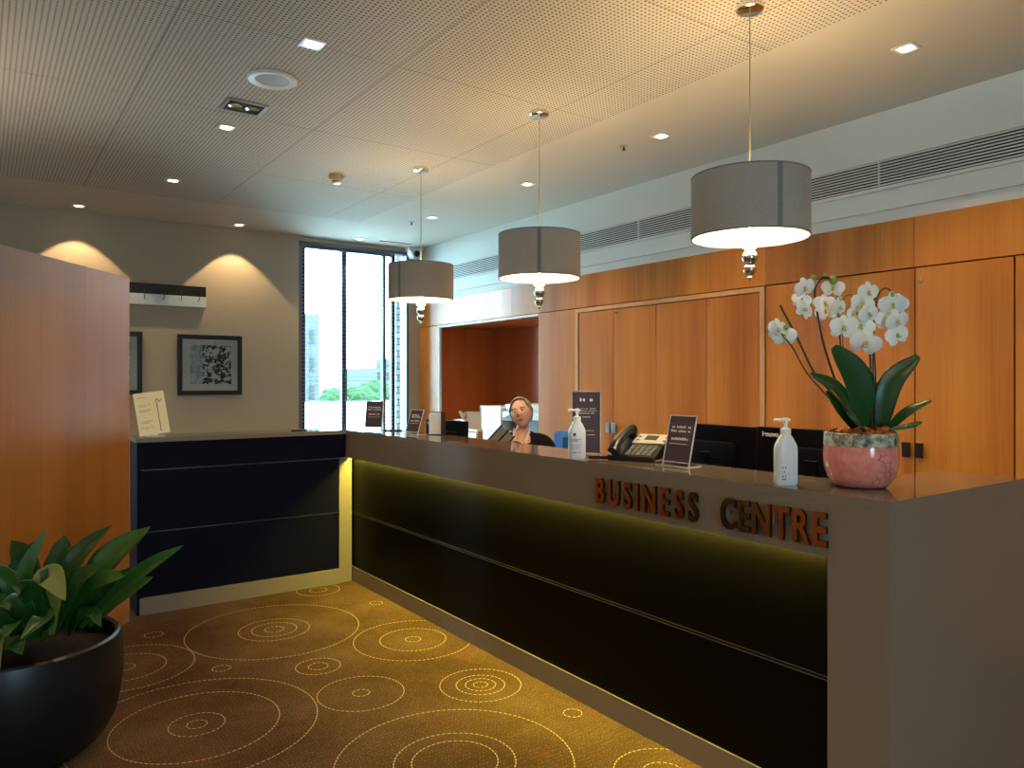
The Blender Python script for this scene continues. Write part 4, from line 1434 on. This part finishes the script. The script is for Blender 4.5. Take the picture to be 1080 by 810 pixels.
for k in range(4):
    b = BM(); box(b, -0.012, 0.0, -0.5, 0.06, 0.09 + k * 0.2, 0.28 + k * 0.2, 0.004); d = obj('paper_tray', b, M_PRINTER, pr)
    b = BM(); box(b, -0.0135, -0.0115, -0.32, -0.1, 0.22 + k * 0.2, 0.25 + k * 0.2); obj('tray_handle', b, M_PRINTER2, d)
b = BM(); prism(b, [(-0.18, 0.88), (-0.18, 0.90), (0.0, 0.87), (0.0, 0.85)], 'y', 0.12, 0.50); obj('sorter_tray', b, M_PRINTER, pr)
b = BM(); box(b, 0.0, 0.01, 0.16, 0.5, 0.42, 0.85, 0.004); obj('finisher_door', b, M_PRINTER2, pr)
b = BM()
for x in (0.06, 0.54):
    for y in (-0.46, 0.02):
        cyl(b, (x, y, 0), (x, y, 0.06), 0.025, seg=12)
for y in (0.14, 0.46):
    cyl(b, (0.3, y, 0), (0.3, y, 0.41), 0.02, seg=12)
obj('caster', b, M_BLKPL, pr)

# ------------------------------------------------------------------ office chair and the seated woman
ch = thing('office_chair', 'blue upholstered swivel chair the woman sits on behind the counter', 'chair', (3.36, 4.50, 0), math.radians(-120))
# local: seat faces -y, backrest at +y
b = BM(); box(b, -0.23, 0.23, -0.22, 0.22, 0.42, 0.48, 0.02); obj('seat', b, M_BLUE, ch, True)
b = BM()
for i in range(9):
    pass
n = 10
A = []
for i in range(n + 1):
    a = (i / n - 0.5) * 1.1
    for (r, zz) in ((0.0, 0.62), (0.0, 1.125), (0.05, 0.62), (0.05, 1.125)):
        A.append(b.verts.new((0.40 * math.sin(a), 0.235 - 0.11 * (1 - math.cos(a)) * 2.2 + r, zz - (0.03 * (abs(i / n - 0.5) * 2) ** 4 if zz > 1 else 0))))
for i in range(n):
    a, c = A[i * 4:i * 4 + 4], A[i * 4 + 4:i * 4 + 8]
    b.faces.new((a[0], c[0], c[1], a[1])); b.faces.new((a[2], a[3], c[3], c[2])); b.faces.new((a[1], c[1], c[3], a[3])); b.faces.new((a[0], a[2], c[2], c[0]))
b.faces.new((A[0], A[1], A[3], A[2])); b.faces.new((A[-4], A[-2], A[-1], A[-3]))
obj('backrest', b, M_BLUE, ch, True)
b = BM(); tube(b, [(0, 0.10, 0.41), (0, 0.30, 0.42), (0, 0.335, 0.60), (0, 0.30, 0.85)], 0.018, 10, 14); obj('back_support', b, M_BLKPL, ch, True)
b = BM(); cyl(b, (0, 0, 0.10), (0, 0, 0.42), 0.028, seg=16); obj('column', b, M_STEEL, ch, True)
for k in range(5):
    a = k * 2 * PI / 5
    b = BM(); cyl(b, (0, 0, 0.10), (0.29 * math.cos(a), 0.29 * math.sin(a), 0.07), 0.026, 0.018, seg=10); lg = obj('leg', b, M_BLKPL, ch, True)
    b = BM(); cyl(b, (0.29 * math.cos(a) - 0.02 * math.sin(a), 0.29 * math.sin(a) + 0.02 * math.cos(a), 0.028), (0.29 * math.cos(a) + 0.02 * math.sin(a), 0.29 * math.sin(a) - 0.02 * math.cos(a), 0.028), 0.028, seg=16); obj('caster', b, M_BLKPL, lg, True)


def skin_mesh(verts, edges, radii, sub=2, root=0):
    me = bpy.data.meshes.new('skin')
    me.from_pydata([Vector(v) for v in verts], edges, [])
    o = bpy.data.objects.new('skin', me)
    COL.objects.link(o)
    md = o.modifiers.new('Skin', 'SKIN')
    md.use_smooth_shade = True
    if not me.skin_vertices:
        bpy.context.view_layer.objects.active = o
    sv = me.skin_vertices[0].data
    for i, r in enumerate(radii):
        sv[i].radius = r if isinstance(r, tuple) else (r, r)
        sv[i].use_root = (i == root)
    s = o.modifiers.new('Sub', 'SUBSURF'); s.levels = sub; s.render_levels = sub
    bpy.context.view_layer.update()
    dg = bpy.context.evaluated_depsgraph_get()
    out = bpy.data.meshes.new_from_object(o.evaluated_get(dg))
    bpy.data.objects.remove(o); bpy.data.meshes.remove(me)
    return out


def chain(lists):
    """lists of [(point, radius)...]; points that coincide are welded"""
    V, E, R = [], [], []
    idx = {}
    for L in lists:
        prev = None
        for p, r in L:
            k = tuple(round(c, 4) for c in p)
            if k not in idx:
                idx[k] = len(V); V.append(p); R.append(r)
            if prev is not None and prev != idx[k]:
                E.append((prev, idx[k]))
            prev = idx[k]
    return V, E, R


# person frame: -y is where she faces, +x is her left
SHz = 1.085
torso = [((0, 0.0, 0.56), (0.165, 0.12)), ((0, 0.01, 0.70), (0.135, 0.105)), ((0, 0.0, 0.87), (0.14, 0.11)), ((0, 0.0, 1.01), (0.13, 0.10)), ((0, 0.01, SHz + 0.015), (0.07, 0.065)), ((0, -0.005, 1.145), 0.047), ((0.0, -0.012, 1.19), 0.047)]
def arm(s, el, wr):
    return [((0, 0.0, 1.01), (0.13, 0.10)), ((s * 0.105, 0.005, SHz - 0.012), 0.062), ((s * 0.175, 0.01, SHz - 0.03), 0.058), ((s * 0.215, -0.02, 0.95), 0.047),
            (el, 0.039), ((Vector(el) * 0.45 + Vector(wr) * 0.55)[:], 0.036), (wr, 0.026)]
ELL, WRL = (0.225, -0.10, 0.80), (0.075, -0.255, 0.965)
ELR, WRR = (-0.225, -0.10, 0.80), (-0.03, -0.27, 0.94)
def leg(s):
    return [((0, 0.0, 0.56), (0.165, 0.12)), ((s * 0.10, -0.05, 0.545), 0.085), ((s * 0.12, -0.25, 0.545), 0.075), ((s * 0.12, -0.43, 0.52), 0.058), ((s * 0.125, -0.43, 0.30), 0.052), ((s * 0.125, -0.42, 0.10), 0.036), ((s * 0.13, -0.46, 0.05), 0.038), ((s * 0.135, -0.56, 0.035), 0.03)]
V, E, R_ = chain([torso, arm(1, ELL, WRL), arm(-1, ELR, WRR), leg(1), leg(-1)])
body_me = skin_mesh(V, E, R_, 2)


def hand(wr, dirv, palm_n, s):
    """palm and five unequal bent fingers as skinned chains rooted in the palm"""
    wr = Vector(wr); d = Vector(dirv).normalized(); nrm = Vector(palm_n).normalized(); sd = d.cross(nrm).normalized() * s
    pc = wr + d * 0.045
    ls = [[(wr[:], 0.024), ((wr + d * 0.03)[:], (0.030, 0.017)), ((wr + d * 0.07)[:], (0.034, 0.014))]]
    outm = [skin_mesh(*chain(ls), 2)]
    for k, (off, L) in enumerate(((-0.030, 0.062), (-0.010, 0.074), (0.010, 0.070), (0.028, 0.056))):
        a = wr + d * 0.06 + sd * off * 0.8
        k1 = wr + d * 0.088 + sd * off
        p1 = k1 + (d * 0.8 + nrm * 0.6) * L * 0.42
        p2 = p1 + (d * 0.35 + nrm * 0.93) * L * 0.33
        p3 = p2 + (d * -0.1 + nrm * 1.0) * L * 0.25
        outm.append(skin_mesh(*chain([[(a[:], 0.009), (k1[:], 0.0095), (p1[:], 0.0088), (p2[:], 0.008), (p3[:], 0.007)]]), 1))
    a = wr + d * 0.025 - sd * 0.018
    outm.append(skin_mesh(*chain([[(a[:], 0.011), ((a + d * 0.022 - sd * 0.024)[:], 0.0105), ((a + d * 0.048 - sd * 0.032 + nrm * 0.012)[:], 0.0095), ((a + d * 0.07 - sd * 0.03 + nrm * 0.024)[:], 0.008)]]), 1))
    return outm


hands = hand(WRL, (-0.35, -0.15, 0.9), (-0.55, -0.8, 0.1), 1) + hand(WRR, (0.55, -0.1, 0.55), (0.45, 0.1, 0.8), -1)

# head in its own frame, then placed
HC = Vector((0, -0.03, 1.262))
HM = Matrix.Translation(HC) @ Matrix.Rotation(math.radians(-2), 4, 'Z') @ Matrix.Rotation(math.radians(13), 4, 'Y').inverted() @ Matrix.Rotation(math.radians(-4), 4, 'X')
def gauss(p, c, s): return math.exp(-sum(((p[i] - c[i]) / s[i]) ** 2 for i in range(3)))
def head_shape(d):
    x, y, z = d
    p = Vector((x * 0.077, y * 0.096, z * 0.108))
    if z < 0.1:                                  # jaw narrows, face stays forward
        k = min(1, (0.1 - z))
        p.x *= 1 - 0.22 * k
        p.y = p.y * (1 - 0.22 * k) - 0.012 * k
    if y < 0:
        p.y *= 1 - 0.10 * (1 - abs(x))           # flatten the face plane
    p.y -= 0.026 * gauss(p, (0, -0.090, -0.012), (0.011, 0.04, 0.013))          # nose tip
    p.y -= 0.013 * gauss(p, (0, -0.088, 0.010), (0.008, 0.04, 0.020))           # bridge
    for s in (-1, 1):
        p.y += 0.011 * gauss(p, (s * 0.031, -0.080, 0.020), (0.016, 0.05, 0.011))   # eye socket
        p.y -= 0.005 * gauss(p, (s * 0.030, -0.08, 0.038), (0.02, 0.05, 0.008))     # brow ridge
        p.y -= 0.006 * gauss(p, (s * 0.040, -0.07, -0.012), (0.018, 0.05, 0.018))   # cheek
    p.y -= 0.008 * gauss(p, (0, -0.08, -0.050), (0.020, 0.05, 0.007))           # lips
    p.y -= 0.011 * gauss(p, (0, -0.07, -0.094), (0.02, 0.06, 0.016))            # chin
    return p
hb = BM()
bmesh.ops.create_uvsphere(hb, u_segments=56, v_segments=44, radius=1.0)
for v in hb.verts:
    v.co = head_shape(v.co.normalized())
for s in (-1, 1):                                # ears, eyeballs
    ball(hb, (s * 0.074, 0.008, 0.006), 0.028, 0.32, 0.62, 1.0, 3)
    ball(hb, (s * 0.030, -0.0735, 0.019), 0.0125, 1, 1, 0.8, 3)
for v in hb.verts:
    v.co = HM @ v.co
head_me = bpy.data.meshes.new('head'); hb.to_mesh(head_me); hb.free()

big = BM()
for me in [body_me, head_me] + hands:
    big.from_mesh(me)
tmp_me = bpy.data.meshes.new('tmp'); big.to_mesh(tmp_me); big.free()
tmp = bpy.data.objects.new('tmp', tmp_me); COL.objects.link(tmp)
md = tmp.modifiers.new('Remesh', 'REMESH'); md.mode = 'VOXEL'; md.voxel_size = 0.0045
md = tmp.modifiers.new('Sm', 'SMOOTH'); md.iterations = 2; md.factor = 0.5
bpy.context.view_layer.update()
pm = bpy.data.meshes.new_from_object(tmp.evaluated_get(bpy.context.evaluated_depsgraph_get()))
bpy.data.objects.remove(tmp)
pm.materials.clear()
for m in (M_SKIN, M_LIP, M_BROW, M_EYE, M_EYEW):
    pm.materials.append(m)
HI = HM.inverted()
for p in pm.polygons:
    p.use_smooth = True
    p.material_index = 0
    c = HI @ p.center
    if c.length < 0.2 and c.y < -0.04:
        if abs(c.x) < 0.024 and abs(c.z + 0.050) < 0.0075 * (1 - (c.x / 0.030) ** 2): p.material_index = 1
        for s in (-1, 1):
            ex = c.x - s * 0.030
            if abs(ex) < 0.017 and abs(c.z - 0.037 + 10 * ex * ex) < 0.0042: p.material_index = 2
            if (ex / 0.0135) ** 2 + ((c.z - 0.019) / 0.0062) ** 2 < 1: p.material_index = 4
            if (ex / 0.0065) ** 2 + ((c.z - 0.019) / 0.0062) ** 2 < 1: p.material_index = 3
            if abs(ex) < 0.0155 and abs(c.z - 0.0255 + 14 * ex * ex) < 0.0022: p.material_index = 3
PX, PY = 3.285, 4.515
woman = bpy.data.objects.new('person', pm)
COL.objects.link(woman)
woman.location = (PX, PY, 0); woman.rotation_euler = (0, 0, math.radians(-47))
tag(woman, 'seated person in dark navy jacket and pale pink shirt behind the counter, hair tied back', 'person')

# hair
b = BM()
bmesh.ops.create_uvsphere(b, u_segments=56, v_segments=40, radius=1.0)
kill = []
for v in b.verts:
    d = v.co.normalized(); p = head_shape(d)
    n = p.normalized()
    wav = 0.0022 * math.sin(40 * math.atan2(d.x, d.z + 0.3) + 3 * d.y)
    v.co = p + n * (0.0115 + wav + 0.006 * max(0, d.z))
    line = 0.066 + 0.028 * (1 - min(1, (p.x / 0.06) ** 2)) if p.y < -0.012 else -0.055 + max(0.0, -p.y) * 0.5
    if p.y < -0.012 and abs(p.x) > 0.052: line = 0.0 - (p.y + 0.012) * 1.2
    if p.z < line: kill.append(v)
bmesh.ops.delete(b, geom=kill, context='VERTS')
ball(b, (0.0, 0.112, 0.03), 0.036, 1, 0.9, 1, 3)
for v in b.verts: v.co = HM @ v.co
hr = obj('hair', b, M_HAIR, woman, True)
md = hr.modifiers.new('thick', 'SOLIDIFY'); md.thickness = 0.006; md.offset = -1

# shirt, jacket, trousers follow the body
def garment(name, lists, m, cut):
    me = skin_mesh(*chain(lists), 2)
    b = BM(); b.from_mesh(me)
    dead = [f for f in b.faces if cut(f.calc_center_median())]
    bmesh.ops.delete(b, geom=dead, context='FACES')
    o = obj(name, b, m, woman, True)
    md = o.modifiers.new('thick', 'SOLIDIFY'); md.thickness = 0.005; md.offset = 0
    return o
def grow(L, k, n0=0, n1=None):
    return [(p, tuple(q + k for q in r) if isinstance(r, tuple) else r + k) for p, r in L[n0:n1]]
garment('shirt', [grow(torso, 0.008, 0, 6)], M_SHIRT, lambda c: c.z > 1.15 or (c.y < -0.02 and c.z > 1.02 and abs(c.x) < 0.012 + (c.z - 1.02) * 0.36))
garment('jacket', [grow(torso, 0.020, 0, 5) + [((0, 0.004, 1.13), 0.062)], grow(arm(1, ELL, WRL), 0.014), grow(arm(-1, ELR, WRR), 0.014)], M_NAVY,
        lambda c: c.z > 1.145 or (c.y < -0.01 and c.z > 0.82 and abs(c.x) < (c.z - 0.82) * 0.24) or (Vector(c) - Vector(WRL)).length < 0.032 or (Vector(c) - Vector(WRR)).length < 0.032)
garment('trousers', [grow(torso, 0.014, 0, 2), grow(leg(1), 0.013, 0, 6), grow(leg(-1), 0.013, 0, 6)], M_TROUSER, lambda c: False)
for s in (-1, 1):
    b = BM()       # shirt collar wings
    v = [b.verts.new(q) for q in ((s * 0.010, -0.078, 1.04), (s * 0.060, -0.068, 1.075), (s * 0.062, -0.02, 1.155), (s * 0.046, -0.052, 1.155))]
    b.faces.new(v)
    o = obj('shirt_collar', b, M_SHIRT, woman); md = o.modifiers.new('thick', 'SOLIDIFY'); md.thickness = 0.004
    b = BM(); ball(b, (s * 0.132 if s < 0 else 0.128, -0.46, 0.04), 0.045, 0.9, 2.1, 0.8, 2)
    for q in b.verts: q.co.y -= 0.03
    obj('shoe', b, M_BLKPL, woman, True)

# slanted document holder to the left of the woman
dh = thing('document_holder', 'slanted grey document board with dark edges at the seated woman\'s right shoulder', 'document holder', (3.01, 4.52, WT), math.radians(-36))
R = Matrix.Rotation(0.75, 4, 'Y')
b = BM(); box(b, -0.055, 0.055, -0.006, 0.006, 0.06, 0.47)
for v in b.verts: v.co = R @ v.co + Vector((-0.20, 0, 0.05))
obj('board', b, mat('grey_board', lin(128, 124, 118), 0.5), dh)
b = BM()
for x0, x1 in ((-0.067, -0.055), (0.055, 0.067), (-0.008, 0.006)):
    box(b, x0, x1, -0.010, 0.008, 0.05, 0.48)
for v in b.verts: v.co = R @ v.co + Vector((-0.20, 0, 0.05))
obj('edge', b, M_BLKPL, dh)
b = BM(); box(b, -0.14, 0.06, -0.07, 0.07, 0, 0.012, 0.003); cyl(b, (-0.06, 0.0, 0.01), (-0.03, 0.0, 0.25), 0.012, seg=12); obj('stand', b, M_BLKPL, dh)

# ------------------------------------------------------------------ outside the window
b = BM(); box(b, -40, 90, 8.5, 14.0, -0.4, -0.3); struct('terrace_ground', b, M_CONC)
b = BM(); box(b, -30, 60, 15.0, 15.3, -9.0, 1.06, 0.0); struct('terrace_parapet', b, M_CONC)
b = BM(); box(b, -80, 140, 8.5, 160, -9.2, -9.0); struct('outside_ground', b, mat('distant_ground', lin(120, 140, 100), 0.9))
b = BM(); box(b, 4.195, 4.7, 8.42, 8.52, -0.3, 6.0); struct('wall_outside_pier', b, M_PIER)
bd = thing('office_building', 'pale flat-roofed office building far beyond the trees outside', 'building', (37.0, 70.0, -9))
b = BM(); box(b, -5.0, 3.2, -1, 8, 0, 11.8); obj('wall', b, M_BLDG, bd)
b = BM(); box(b, -1.5, 2.6, 0, 6, 11.8, 12.9); obj('roof_plant_room', b, M_BGLASS, bd)
for zz in (8.0, 9.4, 10.7):
    for k in range(8):
        b = BM(); box(b, -4.6 + k * 0.98, -4.0 + k * 0.98, -1.05, -0.98, zz, zz + 0.7); obj('window', b, M_BGLASS, bd)
tw = thing('tower_block', 'tall pale brick tower seen faintly through the left side of the window', 'building', (11.75, 32.0, -9))
b = BM(); box(b, -0.3, 0.3, -0.5, 0.0, 0, 13.4); obj('wall', b, M_BRICK, tw)
for k in range(9):
    b = BM(); box(b, -0.15, 0.05, -0.52, -0.49, 2.5 + k * 1.2, 3.1 + k * 1.2); obj('window', b, M_BGLASS, tw)


def tree(label, loc, h, r, seed):
    t = thing('tree', label, 'tree', loc, 0, 'trees outside the window')
    b = BM(); cyl(b, (0, 0, 0), (0, 0, h * 0.6), 0.22, 0.14, seg=8); obj('trunk', b, mat('trunk_bark', lin(80, 70, 58), 0.9), t)
    b = BM()
    rg = random.Random(seed)
    for k in range(9):
        a = rg.uniform(0, 2 * PI); rr = r * 0.55 * math.sqrt(rg.random())
        ball(b, (rr * math.cos(a), rr * math.sin(a), h - r * 0.8 + rg.uniform(-0.35, 0.25) * r), r * rg.uniform(0.40, 0.6), 1, 1, 0.85, 3)
    for v in b.verts:
        v.co += Vector((1, 1, 1)) * 0
        v.co += v.normal * 0.28 * noise.noise(v.co * 2.2 + Vector((seed, 0, 0)))
    obj('crown', b, M_TREE, t, False)


for k, (px, d, top) in enumerate(((322, 41, 0.5), (344, 37, 1.2), (362, 48, 1.35), (379, 40, 1.45), (394, 52, 1.7), (412, 43, 1.6))):
    lab = ('leftmost tree seen low through the window', 'second tree from the left, low in the left window pane', 'tree just left of the window mullion', 'tree just right of the window mullion, below the office building',
           'tree under the right end of the distant office building', 'rightmost tree seen through the window, beside the brick pier')[k]
    lat = (px - 540) / 795 * d
    tree(lab, (math.sin(YAW) * d + math.cos(YAW) * lat, math.cos(YAW) * d - math.sin(YAW) * lat, -9), 9 + top, 1.6, k * 5 + 1)
